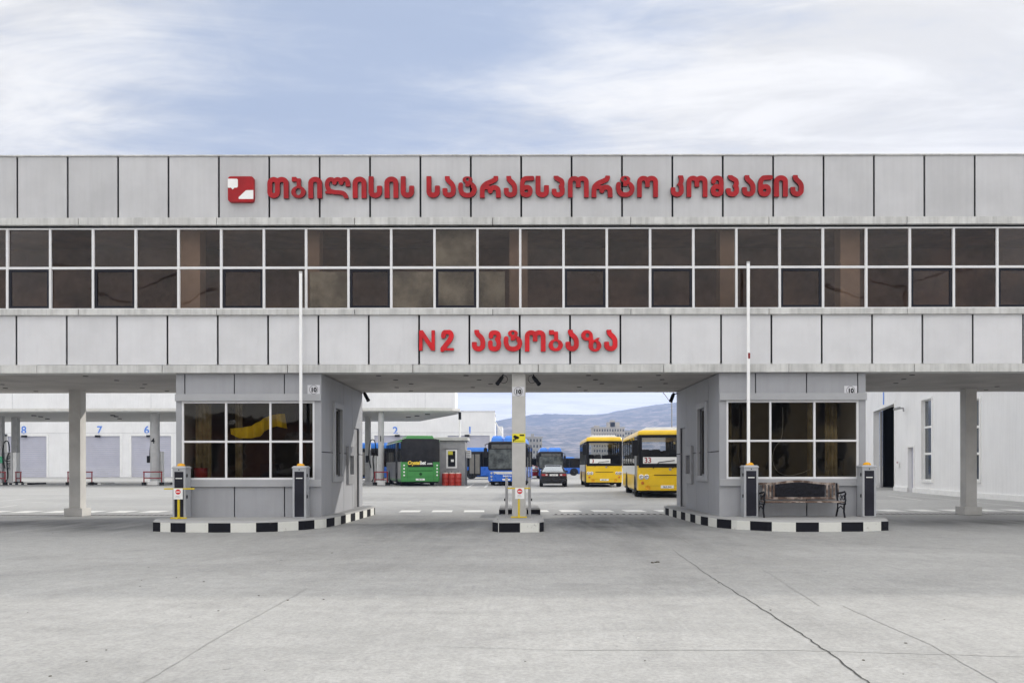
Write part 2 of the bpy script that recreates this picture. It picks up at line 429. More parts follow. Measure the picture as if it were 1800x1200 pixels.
# stroke: ('s', points, radius, butt_start, butt_end); ellipse ('e', cx, cy, rx, ry, sign); polygon ('p', points, sign)
G = {
 'tha': (385, [('s', arc(116, 205, 67, 62, 0, 180)+arc(116, 366, 67, 62, 180, 360)+[(183, 205)], 48, 0, 0), ('s', hump(183, 335, 475), 49, 0, 1)]),
 'ban': (265, [('e', 132, 365, 133, 110, 1), ('p', [(97, 290), (97, 187), (10, 187), (10, 95), (97, 95), (112, 122), (178, 122), (182, 290)], 1), ('e', 130, 357, 43, 55, -1)]),
 'in': (255, [('s', [(50, 475)]+[(48, 205)]+hump(50, 205, 475)[0:], 49, 1, 1)]),
 'las': (460, [('s', hump(50, 175, 228), 42, 0, 1), ('s', hump(175, 292, 228), 42, 0, 1), ('s', hump(292, 412, 268), 45, 0, 1),
               ('s', spline([(48, 200), (48, 265), (85, 335), (170, 368), (250, 372), (325, 388), (370, 430), (385, 480)]), 43, 0, 1), ('p', [(8, 342), (60, 345), (130, 410), (10, 398)], 1)]),
 'san': (245, [('s', cup(49, 95, 197, 262), 49, 1, 1)]),
 'an': (245, [('s', [(47, 310)]+arc(121, 366, 74, 62, 180, 360)+spline([(195, 366), (194, 285), (165, 225), (115, 178), (92, 140), (90, 90)]), 48, 1, 1)]),
 'tar': (345, [('s', spline([(52, 240), (48, 320), (85, 405), (172, 432), (258, 405), (292, 330), (270, 268), (205, 222)]), 46, 1, 0), ('e', 170, 158, 95, 63, 1),
               ('p', [(128, 190), (212, 190), (212, 285), (128, 285)], 1), ('p', [(214, 248), (230, 262), (214, 300), (205, 300)], -1), ('e', 170, 155, 22, 25, -1)]),
 'rae': (382, [('s', spline([(287, 85), (285, 145), (225, 185), (120, 230), (60, 290), (50, 360), (50, 480)]), 47, 1, 1),
               ('s', [(55, 350)]+arc(122, 345, 68, 55, 180, 0)+[(190, 390)], 42, 0, 1), ('s', [(190, 360)]+arc(260, 358, 72, 60, 180, 0)+[(334, 475)], 48, 0, 1)]),
 'nar': (240, [('s', spline([(232, 135), (160, 138), (90, 148), (52, 210), (50, 300), (50, 370), (70, 415), (120, 428), (170, 415), (190, 370), (185, 325), (150, 296), (100, 300)]), 46, 1, 0)]),
 'par': (240, [('s', [(48, 328)]+arc(120, 372, 72, 56, 180, 360)+spline([(192, 372), (192, 325), (180, 280), (190, 240), (180, 188), (135, 158), (90, 130), (80, 88)]), 47, 1, 1),
               ('p', [(120, 258), (160, 255), (165, 330), (132, 318)], 1)]),
 'on': (380, [('s', [(50, 475), (50, 205)]+hump(50, 190, 295), 46, 1, 1), ('s', hump(190, 333, 475), 47, 0, 1)]),
 'kan': (245, [('s', [(50, 305)]+arc(124, 368, 73, 60, 180, 360)+spline([(197, 368), (194, 300), (180, 245), (198, 180), (192, 130), (178, 88)]), 46, 1, 1),
               ('p', [(110, 240), (150, 225), (150, 285), (118, 270)], 1)]),
 'man': (240, [('s', spline([(56, 210), (68, 158), (122, 141), (172, 156), (192, 215), (192, 300), (192, 365), (172, 412), (120, 428), (68, 412), (50, 365), (58, 315), (105, 290), (150, 300)]), 46, 1, 0)]),
 'vin': (240, [('s', spline([(56, 215), (68, 158), (122, 143), (178, 160), (194, 212), (180, 265), (194, 320), (194, 370), (175, 415), (120, 430), (65, 415), (48, 370), (48, 312)]), 46, 1, 1),
               ('p', [(120, 235), (155, 230), (160, 290), (128, 288)], 1)]),
 'zen': (365, [('e', 105, 193, 106, 97, 1), ('s', spline([(165, 180), (176, 260), (182, 380)]), 46, 0, 0), ('e', 246, 375, 118, 108, 1),
               ('p', [(350, 232), (285, 232), (205, 290), (290, 320), (320, 262)], 1), ('e', 113, 195, 27, 33, -1), ('e', 246, 370, 27, 55, -1)]),
 'N': (285, [('p', [(0, 95), (72, 95), (215, 310), (215, 95), (285, 95), (285, 462), (212, 462), (68, 245), (68, 462), (0, 462)], 1)]),
 'two': (245, [('s', spline([(55, 210), (68, 150), (125, 126), (182, 150), (196, 205), (165, 275), (105, 350), (35, 440)]), 47, 1, 0), ('p', [(0, 408), (245, 408), (245, 462), (0, 462)], 1), ('p', [(0, 462), (0, 520), (-60, 520), (-60, 300), (0, 420)], -1)]),
}


def glyph_sdf(prims, x, y):
    d = 1e9
    for p in prims:
        if p[0] == 's':
            pts = p[1]; n = len(pts)-1; q = 1e9
            for i in range(n):
                ax, ay = pts[i]; bx, by = pts[i+1]; dx, dy = bx-ax, by-ay; L = dx*dx+dy*dy
                if L < 1e-6: continue
                tt = ((x-ax)*dx+(y-ay)*dy)/L
                if tt < 0:
                    if i == 0 and p[3]:
                        e = -tt*math.sqrt(L); lat = abs((x-ax)*dy-(y-ay)*dx)/math.sqrt(L)-p[2]; q = min(q, max(e, lat)); continue
                    tt = 0
                elif tt > 1:
                    if i == n-1 and p[4]:
                        e = (tt-1)*math.sqrt(L); lat = abs((x-ax)*dy-(y-ay)*dx)/math.sqrt(L)-p[2]; q = min(q, max(e, lat)); continue
                    tt = 1
                q = min(q, math.hypot(x-ax-dx*tt, y-ay-dy*tt)-p[2])
            d = min(d, q)
        elif p[0] == 'e':
            _, cx, cy, rx, ry, sg = p
            e = (math.hypot((x-cx)/rx, (y-cy)/ry)-1)*min(rx, ry)
            d = min(d, e) if sg > 0 else max(d, -e)
        else:
            pts, sg = p[1], p[2]; q = 1e9; ins = False; n = len(pts)
            for i in range(n):
                ax, ay = pts[i]; bx, by = pts[(i+1) % n]; dx, dy = bx-ax, by-ay
                tt = max(0, min(1, ((x-ax)*dx+(y-ay)*dy)/(dx*dx+dy*dy)))
                q = min(q, math.hypot(x-ax-dx*tt, y-ay-dy*tt))
                if (ay > y) != (by > y) and x < (bx-ax)*(y-ay)/(by-ay)+ax: ins = not ins
            e = -q if ins else q
            d = min(d, e) if sg > 0 else max(d, -e)
    return max(d+5, 95-y, y-477)


_gc = {}


def glyph_poly(key):
    """marching squares over the signed distance: cell polygons in glyph units"""
    if key in _gc: return _gc[key]
    wd, prims = G[key]; st = 9.0
    x0 = -18; nx = int((wd+36)/st)+1; y0 = 86; ny = int(400/st)+1
    val = [[glyph_sdf(prims, x0+i*st, y0+j*st) for i in range(nx+1)] for j in range(ny+1)]
    V = {}; vs = []; fs = []
    def vid(k, p):
        if k not in V: V[k] = len(vs); vs.append(p)
        return V[k]
    for j in range(ny):
        for i in range(nx):
            cor = [(i, j), (i+1, j), (i+1, j+1), (i, j+1)]; poly = []
            for a in range(4):
                c0, c1 = cor[a], cor[(a+1) % 4]; v0, v1 = val[c0[1]][c0[0]], val[c1[1]][c1[0]]
                if v0 <= 0: poly.append(vid(('c',)+c0, (x0+c0[0]*st, y0+c0[1]*st)))
                if (v0 <= 0) != (v1 <= 0):
                    t = v0/(v0-v1); k = ('e',)+tuple(sorted([c0, c1]))
                    poly.append(vid(k, (x0+(c0[0]+(c1[0]-c0[0])*t)*st, y0+(c0[1]+(c1[1]-c0[1])*t)*st)))
            poly = [q for n_, q in enumerate(poly) if q != poly[n_-1]]
            if len(poly) >= 3: fs.append(tuple(poly))
    ed = {}
    for f in fs:
        for a in range(len(f)):
            e = (f[a], f[(a+1) % len(f)])
            if (e[1], e[0]) in ed: del ed[(e[1], e[0])]
            else: ed[e] = 1
    _gc[key] = (vs, fs, list(ed)); return _gc[key]


def letter(key, px, pyt, D, depth, parent, mface, mside, hpx=38.0):
    vs, fs, ed = glyph_poly(key); k = hpx/380.0/F*D
    X0 = PX(px, D); Z0 = PZ(pyt, D); mb = MB(); n = len(vs)
    P = [(X0+a*k, Z0-(b-95)*k) for a, b in vs]
    mb.v = [(a, D, b) for a, b in P]+[(a, D+depth, b) for a, b in P]
    mb.f = [f for f in fs]; mb.m = [0]*len(fs)
    for a, b in ed: mb.f.append((a, b, b+n, a+n)); mb.m.append(1)
    return mb.build('letter', [mface, mside], parent)

# ------------------------------------------------------------------ ground
mb = MB(); mb.add([(-4500, -400, 0), (4500, -400, 0), (4500, 3650, 0), (-4500, 3650, 0)], [(0, 1, 2, 3)])
tag(mb.build('ground', GROUND), kind='structure')


def strip(mb, pts, wd, z=.004, mi=0):
    L = [];
    for i, p in enumerate(pts):
        a = pts[max(i-1, 0)]; b = pts[min(i+1, len(pts)-1)]; dx, dy = b[0]-a[0], b[1]-a[1]; q = math.hypot(dx, dy)
        ww = wd[i] if isinstance(wd, list) else wd
        L.append(((p[0]-dy/q*ww/2, p[1]+dx/q*ww/2, z), (p[0]+dy/q*ww/2, p[1]-dx/q*ww/2, z)))
    for i in range(len(L)-1): mb.add([L[i][0], L[i+1][0], L[i+1][1], L[i][1]], [(0, 1, 2, 3)], mi)


def G2(px, py):             # photo ground pixel -> plan point
    D = F*CH/(py-CY); return (PX(px, D), D)


def crackpath(pix, jit=.03, n=14):
    g = [G2(*p) for p in pix]; out = []
    for a, b in zip(g, g[1:]):
        for k in range(n):
            t = k/n; out.append((a[0]+(b[0]-a[0])*t+random.uniform(-jit, jit), a[1]+(b[1]-a[1])*t+random.uniform(-jit, jit)))
    out.append(g[-1]); return out


CRACKM = mat('crack_dark', (.07, .07, .07), .9)
CRACKL = mat('joint_faint', (.33, .33, .325), .9)
mb = MB()
p = crackpath([(1182, 966), (1240, 1008), (1300, 1046), (1390, 1102), (1460, 1150), (1535, 1206), (1620, 1262)], .010)
strip(mb, p, [.004+.008*min(1, i/40)*random.uniform(.6, 1.4) for i in range(len(p))])
tag(mb.build('pavement_crack', CRACKM), kind='structure')
mb = MB()
for pix, ww in [([(540, 1033), (380, 1120), (240, 1205)], .012), ([(1000, 1142), (1400, 1143), (1800, 1155)], .010), 
                ([(1340, 1000), (1440, 1065)], .012), ([(1480, 1065), (1640, 1135), (1760, 1205)], .010), ([(1180, 935), (1222, 960)], .014), ([(760, 1135), (1000, 1142)], .006),
                ]:
    p = crackpath(pix, .008, 10); strip(mb, p, ww)
for pix in [[(700, 887.5), (870, 886), (1190, 888)], [(640, 874), (860, 874)], [(700, 898), (735, 888)]]:
    strip(mb, crackpath(pix, .02, 12), .03, mi=0)
tag(mb.build('pavement_joints', CRACKL), kind='structure')

# road markings
mb = MB()
x = -11.04-.95*6
while x < 17.5:
    if not (-7.6 < x < -4.2 or 4.2 < x < 7.6 or -.9 < x < .3):
        mb.add([(x, 24.0, .004), (x+.60, 24.0, .004), (x+.56, 25.0, .004), (x-.04, 25.0, .004)], [(0, 1, 2, 3)])
    x += .95
tag(mb.build('crossing_marking', MARKW), kind='structure')
mb = MB()
for a, b, ww in [((820, 857), (833, 850), .16), ((852, 857), (858, 850), .16), ((0, 879), (45, 875), .12), ((55, 882), (80, 880), .10), ((0, 890), (30, 886), .12), ((1560, 872), (1620, 880), .12),
                 ((1560, 868), (1800, 892), .10), ((700, 862), (740, 862), .12), ((975, 841), (1015, 841), .25)]:
    strip(mb, [G2(*a), G2(*b)], ww)
tag(mb.build('lane_marking', MARKFAINT), kind='structure')
# drain
GRATE = mat('drain_grate', (.28, .27, .26), .6)
for k, (xa, xb, lab) in enumerate([(-17, -7.8, 'slotted drain channel across the road left of the left booth'), (1.0, 4.1, 'slotted drain channel across the gateway before the right booth'), (7.9, 18.2, 'slotted drain channel across the road right of the right booth')]):
    r = thing('drain_channel', lab, 'drain', ((xa+xb)/2, 22.75, 0), group='drain channels across the gate')
    MB().box(xa, xb, 22.55, 22.95, .001, .006).build('grate', GRATE, r)
    m2 = MB(); x = xa+.05
    while x < xb-.1: m2.box(x, x+.07, 22.62, 22.88, .0062, .009); x += .17
    m2.build('slots', GAP, r)

# ------------------------------------------------------------------ islands with painted kerbs
KH = .23


def kerb_island(label, pts, bounds, kh=KH, first='B', group=None, phase=0.0, lead=()):
    """pts: plan outline ccw; bounds: stripe length"""
    c = (sum(p[0] for p in pts)/len(pts), sum(p[1] for p in pts)/len(pts))
    r = thing('kerb_island', label, 'kerb', (c[0], c[1], 0), group=group)
    n = len(pts); mb = MB(); acc = phase; i = 0; seg = []; lead = list(lead); cur = lead[0] if lead else bounds
    for k in range(n):
        a, b = pts[k], pts[(k+1) % n]; L = math.hypot(b[0]-a[0], b[1]-a[1]); done = 0
        while done < L-1e-6:
            step = min(cur-acc, L-done); t0, t1 = done/L, (done+step)/L
            p = (a[0]+(b[0]-a[0])*t0, a[1]+(b[1]-a[1])*t0); q = (a[0]+(b[0]-a[0])*t1, a[1]+(b[1]-a[1])*t1)
            seg.append((p, q, i % 2)); acc += step; done += step
            if acc > cur-1e-6: acc = 0; i += 1; cur = lead[i] if i < len(lead) else bounds
    def inn(p, e): v = Vector((c[0]-p[0], c[1]-p[1])); v.normalize(); return (p[0]+v.x*e, p[1]+v.y*e)
    for p, q, s in seg:
        p1, q1, p2, q2 = inn(p, .035), inn(q, .035), inn(p, .16), inn(q, .16)
        mb.add([(p[0], p[1], 0), (q[0], q[1], 0), (q[0], q[1], kh-.04), (p[0], p[1], kh-.04)], [(0, 1, 2, 3)], s if first == 'B' else 1-s)
        mb.add([(p[0], p[1], kh-.04), (q[0], q[1], kh-.04), (q1[0], q1[1], kh), (p1[0], p1[1], kh)], [(0, 1, 2, 3)], 2)
        mb.add([(p1[0], p1[1], kh), (q1[0], q1[1], kh), (q2[0], q2[1], kh), (p2[0], p2[1], kh)], [(0, 1, 2, 3)], 2)
    mb.build('kerb', [KERBB, KERBW, KERBTOP], r)
    m2 = MB(); top = [inn(p, .16) for p in pts]
    m2.plan(top, 0, kh-.003); m2.build('paving', KERBTOP, r)
    return r


ISG = 'kerbed islands under the gate building'
# left island, outline starts at the front left corner and runs ccw
L1 = [(-7.72, 17.55), (-7.55, 17.12), (-7.0, 16.88), (-6.2, 16.80), (-5.5, 16.80), (-5.0, 17.0), (-4.5, 17.45), (-4.22, 18.0), (-4.08, 18.8), (-4.0, 20.5), (-3.93, 22.9), (-4.1, 23.3), (-7.6, 23.3), (-7.75, 22.9)]
kerb_island('black and white striped kerb island under the left booth', L1, .46, group=ISG, lead=(.67, .28, .35, .48, .46, .51, .44))
L2 = [(-p[0]+.14, p[1]) for p in reversed(L1)]
L2 = [(p[0], p[1]-.06) for p in L2]
L2 = L2[3:]+L2[:3]
kerb_island('black and white striped kerb island under the right booth and bench', L2, .468, group=ISG, first='W', phase=.25)
C1 = [(-.36, 16.72), (.44, 16.72), (.56, 17.0), (.60, 17.9), (.58, 18.7), (.48, 19.1), (-.36, 19.1), (-.46, 18.7), (-.50, 17.9), (-.50, 17.0)]
kerb_island('small striped kerb island at the foot of the centre column', C1, .43, group=ISG)
C2 = [(-.46, 21.6), (.62, 21.6), (.62, 23.2), (-.46, 23.2)]
kerb_island('small dark kerb block behind the centre column', C2, .36, kh=.24, first='B', group=ISG)

# ------------------------------------------------------------------ gate building
XL, XR = -22.0, 34.0
D0 = 18.16       # cladding plane
DB = 23.15       # back of the bridge
gb = thing('gate_building', 'long two storey pale grey panelled building bridging the depot gateway', 'building', (0, D0, 0))
z_top = PZ(272, D0); z_u0 = PZ(384, D0); z_w1 = PZ(399, D0); z_w0 = PZ(543, D0); z_l1 = PZ(553.5, D0); z_l0 = PZ(641, D0); z_s = PZ(655, D0)


def cladding(mb, x0, step, xa, xb, z0, z1, D, gap=.021, th=.03):
    k = math.floor((xa-x0)/step); x = x0+k*step
    while x < xb:
        a, b = max(x+gap, xa), min(x+step-gap, xb)
        if b-a > .02: mb.box(a, b, D, D+th, z0, z1)
        x += step


m1 = MB(); cladding(m1, PX(31, D0), 88.6/F*D0, XL, XR, z_u0+.015, z_top-.03, D0); m1.build('upper_cladding', PANEL, gb, bevel=.004)
m1 = MB(); cladding(m1, PX(29, D0), 88.5/F*D0, XL, XR, z_l0+.012, z_l1, D0); m1.build('lower_cladding', PANELLO, gb, bevel=.004)
# structure behind the cladding
m1 = MB()
m1.box(XL, XR, D0+.035, D0+.25, z_w1, z_top-.05); m1.box(XL, XR, D0+.035, D0+.25, z_s+.25, z_w0+.02)
m1.build('backing_wall', GAP, gb)
m1 = MB()
m1.box(XL, XR, D0+.25, DB, z_top-.42, z_top-.25)            # roof deck
m1.box(XL, XR, DB, DB+.15, z_s+.02, z_top-.04)              # back wall
m1.box(XL-.15, XL, D0+.04, DB+.15, z_s+.02, z_top-.04); m1.box(XR, XR+.15, D0+.04, DB+.15, z_s+.02, z_top-.04)
m1.build('outer_wall', PANEL, gb)
m1 = MB(); m1.box(XL, XR, D0+.20, DB, z_s+.02, z_s+.2); m1.build('soffit', SOFFIT, gb)
m1 = MB(); m1.box(XL-.02, XR+.02, D0-.03, D0+.30, z_top-.03, z_top); m1.build('parapet_cap', TRIM, gb, bevel=.005)


def band(name, za, zb, ya, yb, step, off, m=TRIM, gap=.006):
    mb = MB(); x = XL; cuts = [XL]; q = off
    while q < XR:
        if q > XL: cuts.append(q)
        q += step
    cuts.append(XR)
    for a, b in zip(cuts, cuts[1:]):
        e = random.uniform(-.004, .004); mb.box(a+gap, b-gap, ya+e, yb, za, zb+e)
    return mb.build(name, m, gb, bevel=.006)


band('cornice', PZ(396, D0), z_u0+.01, D0-.07, D0+.06, 3.03, PX(141, D0)-6.06)
band('sill', z_l1-.0, z_w0-.0, D0-.07, D0+.10, 3.03, PX(141, D0)-6.06)
band('lower_band', z_s, z_l0, D0-.07, D0+.30, 2.75, PX(68, D0)-5.5)
m1 = MB(); m1.box(XL, XR, D0+.02, D0+.10, z_w1, PZ(396, D0)-.002); m1.build('cornice_shade_line', GAP, gb)  # black strip stands in for the shadow line below the cornice

# ribbon windows
DW = D0+.05
mul = [14.5, 90, 165, 240, 315, 390, 465, 539, 613.5, 688.5, 764.5, 840, 915, 991, 1067, 1143, 1219, 1294.5, 1370.5, 1446.5, 1522.5, 1599, 1676, 1752.5]
XM = [PX(a, DW) for a in mul]; st = (XM[-1]-XM[0])/(len(XM)-1)
while XM[0]-st > XL: XM.insert(0, XM[0]-st)
while XM[-1]+st < XR: XM.append(XM[-1]+st)
XM = [XL]+XM+[XR]
zm = PZ(470.5, DW); zt = z_w1-.002; zb = z_w0-.0
m1 = MB()
hw = .026
for xx in XM[1:-1]: m1.box(xx-hw, xx+hw, DW-.035, DW+.03, zb+.03, zt-.03)
m1.box(XL, XR, DW-.03, DW+.03, zm-.026, zm+.026); m1.box(XL, XR, DW-.03, DW+.03, zt-.034, zt-.002); m1.box(XL, XR, DW-.03, DW+.03, zb+.002, zb+.034)
m1.build('window_frame', ALU, gb, bevel=.004)
sash = {14.5, 165, 390, 613.5, 764.5, 991, 1143, 1370.5, 1599, 1752.5}
sx = [PX(a, DW) for a in sash]
for i in range(len(XM)-1):
    a, b = XM[i]+hw, XM[i+1]-hw
    if b-a < .1: continue
    for lo_, hi_ in ((zb+.034, zm-.026), (zm+.026, zt-.034)):
        m1 = MB(); e = random.uniform(-.008, .008); g = random.uniform(-.012, .012)
        m1.add([(a, DW+.01+e, lo_), (b, DW+.01-e, lo_), (b, DW+.01-e+g, hi_), (a, DW+.01+e+g, hi_)], [(0, 1, 2, 3)])
        wo = m1.build('window', GLASSR, gb)
        if lo_ < zm-.1 and any(abs(XM[i]-q) < .05 for q in sx):
            m2 = MB(); f = .055
            m2.box(a, b, DW-.01, DW+.03, lo_, lo_+f); m2.box(a, b, DW-.01, DW+.03, hi_-f, hi_); m2.box(a, a+f, DW-.01, DW+.03, lo_+f, hi_-f); m2.box(b-f, b, DW-.01, DW+.03, lo_+f, hi_-f)
            m2.build('sash', DARKFRAME, wo)
# rooms behind the ribbon: floor, rear partition, columns, blinds
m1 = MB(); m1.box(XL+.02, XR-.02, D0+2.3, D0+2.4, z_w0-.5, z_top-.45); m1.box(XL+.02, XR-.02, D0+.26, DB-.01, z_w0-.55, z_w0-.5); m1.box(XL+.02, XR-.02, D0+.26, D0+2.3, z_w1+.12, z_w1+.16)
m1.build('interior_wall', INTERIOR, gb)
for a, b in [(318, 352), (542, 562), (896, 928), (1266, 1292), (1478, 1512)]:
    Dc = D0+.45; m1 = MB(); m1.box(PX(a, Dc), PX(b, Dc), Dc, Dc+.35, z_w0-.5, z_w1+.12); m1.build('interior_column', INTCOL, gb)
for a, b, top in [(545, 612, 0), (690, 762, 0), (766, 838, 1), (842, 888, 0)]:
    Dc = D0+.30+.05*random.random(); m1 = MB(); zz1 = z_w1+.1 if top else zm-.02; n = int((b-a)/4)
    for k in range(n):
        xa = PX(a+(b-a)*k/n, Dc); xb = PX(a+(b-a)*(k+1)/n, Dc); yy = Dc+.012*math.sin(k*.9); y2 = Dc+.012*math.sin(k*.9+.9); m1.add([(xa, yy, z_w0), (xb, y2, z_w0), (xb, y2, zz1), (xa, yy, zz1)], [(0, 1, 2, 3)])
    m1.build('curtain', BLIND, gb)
# soffit downlights: small dark recesses
for cx_, rows in [(-13.2, 5), (-9.6, 5), (-2.9, 5), (-.9, 4), (1.9, 5), (3.5, 4), (9.3, 4), (12.9, 5)]:
    for k in range(rows):
        m1 = MB(); yy = D0+.7+k*.95; m1.cyl((cx_+.25*((k*7) % 3-1), yy, z_s+.010), .06, .012, n=10); m1.build('downlight', BLACK, gb)
# supporting columns
def column(px0, px1, D, zb_=0, foot=True, dd=None):
    xa, xb = PX(px0, D), PX(px1, D); ww = xb-xa if dd is None else dd
    m1 = MB(); m1.box(xa, xb, D, D+ww, zb_, z_s+.03)
    if foot: m1.box(xa-.09, xb+.09, D-.09, D+ww+.09, 0, .22)
    return m1.build('column', COLM, gb, bevel=.01)
column(121, 141, 22.35); column(1698, 1717.5, 22.35)
column(121-330, 141-330, 22.35)
MB().box(18.2, 34.1, 22.0, 23.1, 0, z_s+.02).build('end_wall', PANEL, gb)
column(900, 924, 18.28, KH-.01, False)

# ------------------------------------------------------------------ gate booths
def booth(x0, x1, inner, label):
    """inner: +1 when the passage lies to the right of the booth"""
    s = inner; Df = 18.24; Dk = 23.1
    r = thing('security_booth', label, 'booth', ((x0+x1)/2, Df, KH), group='booths under the gate building')
    xi = x1 if s > 0 else x0; zt_ = z_s-.002
    # front wall with window opening
    wx0, wx1 = (PX(319, Df), PX(553, Df)) if s > 0 else (PX(1277, Df), PX(1510, Df))
    wz0, wz1 = PZ(842, Df), PZ(704, Df)
    m = MB()
    cl = MB()
    jb = [PX(412, Df), PX(500, Df)] if s > 0 else [PX(1418, Df), PX(1507, Df)]
    jt = [PX(325, Df), PX(412, Df), PX(500, Df)] if s > 0 else [PX(1328.5, Df), PX(1418, Df), PX(1508, Df)]
    def row(js, za, zb_, y, g=.012):
        e = [x0]+js+[x1]
        for a, b in zip(e, e[1:]): cl.box(a+(g if a != x0 else 0), b-(g if b != x1 else 0), y, y+.03, za, zb_)
    row(jb, KH-.004, wz0-.10, Df); row(jt, wz1+.06, zt_, Df)
    for a, b in ((x0, wx0), (wx1, x1)): cl.box(a, b, Df, Df+.03, wz0-.10, wz1+.06)
    cl.build('front_cladding', BOOTHM, r, bevel=.003)
    tr = MB()
    tr.box(x0-.004, x1+.004, Df-.06, Df+.02, wz1, wz1+.155); tr.box(x0-.004, x1+.004, Df-.06, Df+.02, wz0-.155, wz0)
    tr.build('window_surround', BOOTHTRIM, r, bevel=.005)
    # carcass
    m.box(x0+.01, x1-.01, Df+.031, Df+.15, KH-.01, wz0-.01); m.box(x0+.01, x1-.01, Df+.031, Df+.15, wz1+.01, zt_)
    m.box(x0+.01, wx0, Df+.031, Df+.15, wz0-.01, wz1+.01); m.box(wx1, x1-.01, Df+.031, Df+.15, wz0-.01, wz1+.01)
    m.build('backing_wall', GAP, r)
    # side wall facing the passage, with window, hatch and door openings  (y0,y1,z0,z1)
    ops = [(19.50, 20.25, 1.10, 2.72), (21.05, 21.6, 1.13, 1.61), (21.9, 22.62, KH, 2.36)]
    def sidewall(xo, th, mt, ops, js):
        w_ = MB(); xa, xb = (xo-th, xo) if s > 0 else (xo, xo+th)
        ys = sorted(set([Df+.032, Dk]+[o[0] for o in ops]+[o[1] for o in ops]+js))
        for a, b in zip(ys, ys[1:]):
            mid = (a+b)/2; o = [q for q in ops if q[0] < mid < q[1]]
            ga = .010 if a in js else 0; gb_ = .010 if b in js else 0
            zs = [(KH-.004, zt_)] if not o else [(KH-.004, o[0][2]), (o[0][3], zt_)]
            for za, zb_ in zs:
                if zb_-za < .02: continue
                if za < 1.66 < zb_ : w_.box(xa, xb, a+ga, b-gb_, za, 1.65); w_.box(xa, xb, a+ga, b-gb_, 1.67, zb_)
                else: w_.box(xa, xb, a+ga, b-gb_, za, zb_)
        return w_.build('side_cladding' if mt is BOOTHM else 'side_backing', mt, r)
    sidewall(xi, .03, BOOTHM, ops, [19.3, 20.6, 21.7])
    sidewall(xi-.035*s, .09, GAP, ops, [])
    # window, hatch and door on the side
    def sbox(mb, d0, d1, a, b, za, zb_):
        xa, xb = sorted((xi+d0*s, xi+d1*s)); mb.box(xa, xb, a, b, za, zb_)
    q = MB(); o = ops[0]
    for a, b, za, zb_ in ((o[0]-.14, o[0], o[2]-.13, o[3]+.13), (o[1], o[1]+.14, o[2]-.13, o[3]+.13), (o[0], o[1], o[3], o[3]+.13), (o[0], o[1], o[2]-.13, o[2])): sbox(q, .0, .05, a, b, za, zb_)
    q.build('side_window_surround', BOOTHTRIM, r, bevel=.004)
    q = MB(); sbox(q, -.08, -.06, o[0], o[1], o[2], o[3]); sw = q.build('side_window', GLASSB, r)
    q = MB(); 
    for a, b, za, zb_ in ((o[0], o[0]+.04, o[2], o[3]), (o[1]-.04, o[1], o[2], o[3]), ((o[0]+o[1])/2-.02, (o[0]+o[1])/2+.02, o[2], o[3]), (o[0], o[1], o[2], o[2]+.04), (o[0], o[1], o[3]-.04, o[3])): sbox(q, -.10, -.055, a, b, za, zb_)
    q.build('frame', BOOTHTRIM, sw)
    q = MB(); o = ops[1]
    for a, b, za, zb_ in ((o[0]-.12, o[0], .88, 1.85), (o[1], o[1]+.06, .88, 1.85), (o[0], o[1], .88, o[2]), (o[0], o[1], o[3], 1.85)): sbox(q, .0, .06, a, b, za, zb_)
    sbox(q, -.05, -.03, o[0], o[1], o[2], o[3]); q.build('service_hatch', STEEL, r, bevel=.004)
    q = MB(); o = ops[2]; sbox(q, -.09, -.05, o[0], o[1], o[2], o[3]); dr = q.build('door', STEEL, r)
    q = MB(); sbox(q, -.05, -.01, o[0]+.08, o[0]+.11, 1.15, 1.30); q.build('handle', BLACK, dr)
    # outer side wall, back wall, ceiling, floor
    q = MB(); xo = x0 if s > 0 else x1
    xa, xb = (xo, xo+.1) if s > 0 else (xo-.1, xo)
    q.box(xa, xb, Df+.032, Dk, KH-.004, zt_); q.box(min(x0, x1)+.1, max(x0, x1)-.12, Dk-.1, Dk, KH-.004, zt_)
    q.build('outer_wall', BOOTHM, r)
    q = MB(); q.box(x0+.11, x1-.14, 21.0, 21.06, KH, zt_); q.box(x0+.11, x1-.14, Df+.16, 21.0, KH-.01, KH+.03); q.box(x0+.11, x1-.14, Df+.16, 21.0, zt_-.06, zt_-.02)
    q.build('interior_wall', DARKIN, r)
    # front window: frame and six panes
    q = MB(); fw = .045; Dg = Df+.04
    nx = [wx0+(wx1-wx0)*k/3 for k in range(4)]; zc = wz0+(wz1-wz0)*.485
    for k, xx in enumerate(nx):
        a = xx if k == 0 else xx-fw/2; b = xx+fw if k == 0 else (xx if k == 3 else xx+fw/2)
        if k == 3: a = xx-fw
        q.box(a, b, Dg-.03, Dg+.03, wz0, wz1)
    q.box(wx0, wx1, Dg-.026, Dg+.026, wz0, wz0+fw); q.box(wx0, wx1, Dg-.026, Dg+.026, wz1-fw, wz1); q.box(wx0, wx1, Dg-.026, Dg+.026, zc-fw/2, zc+fw/2)
    fr = q.build('window_frame', ALU, r, bevel=.004)
    for k in range(3):
        for za, zb_ in ((wz0+fw, zc-fw/2), (zc+fw/2, wz1-fw)):
            q = MB(); e = random.uniform(-.006, .006); a, b = nx[k]+fw*.5, nx[k+1]-fw*.5
            q.add([(a, Dg+e, za), (b, Dg-e, za), (b, Dg-e, zb_), (a, Dg+e, zb_)], [(0, 1, 2, 3)]); q.build('window', GLASSB, r)
    # curtains / inner sills
    q = MB(); cc = [(wx0+.10, .35), (wx0+1.0, .16)] if s > 0 else [(wx1-.55, .3), (wx1-.95, .12), (wx0+.08, .18)]
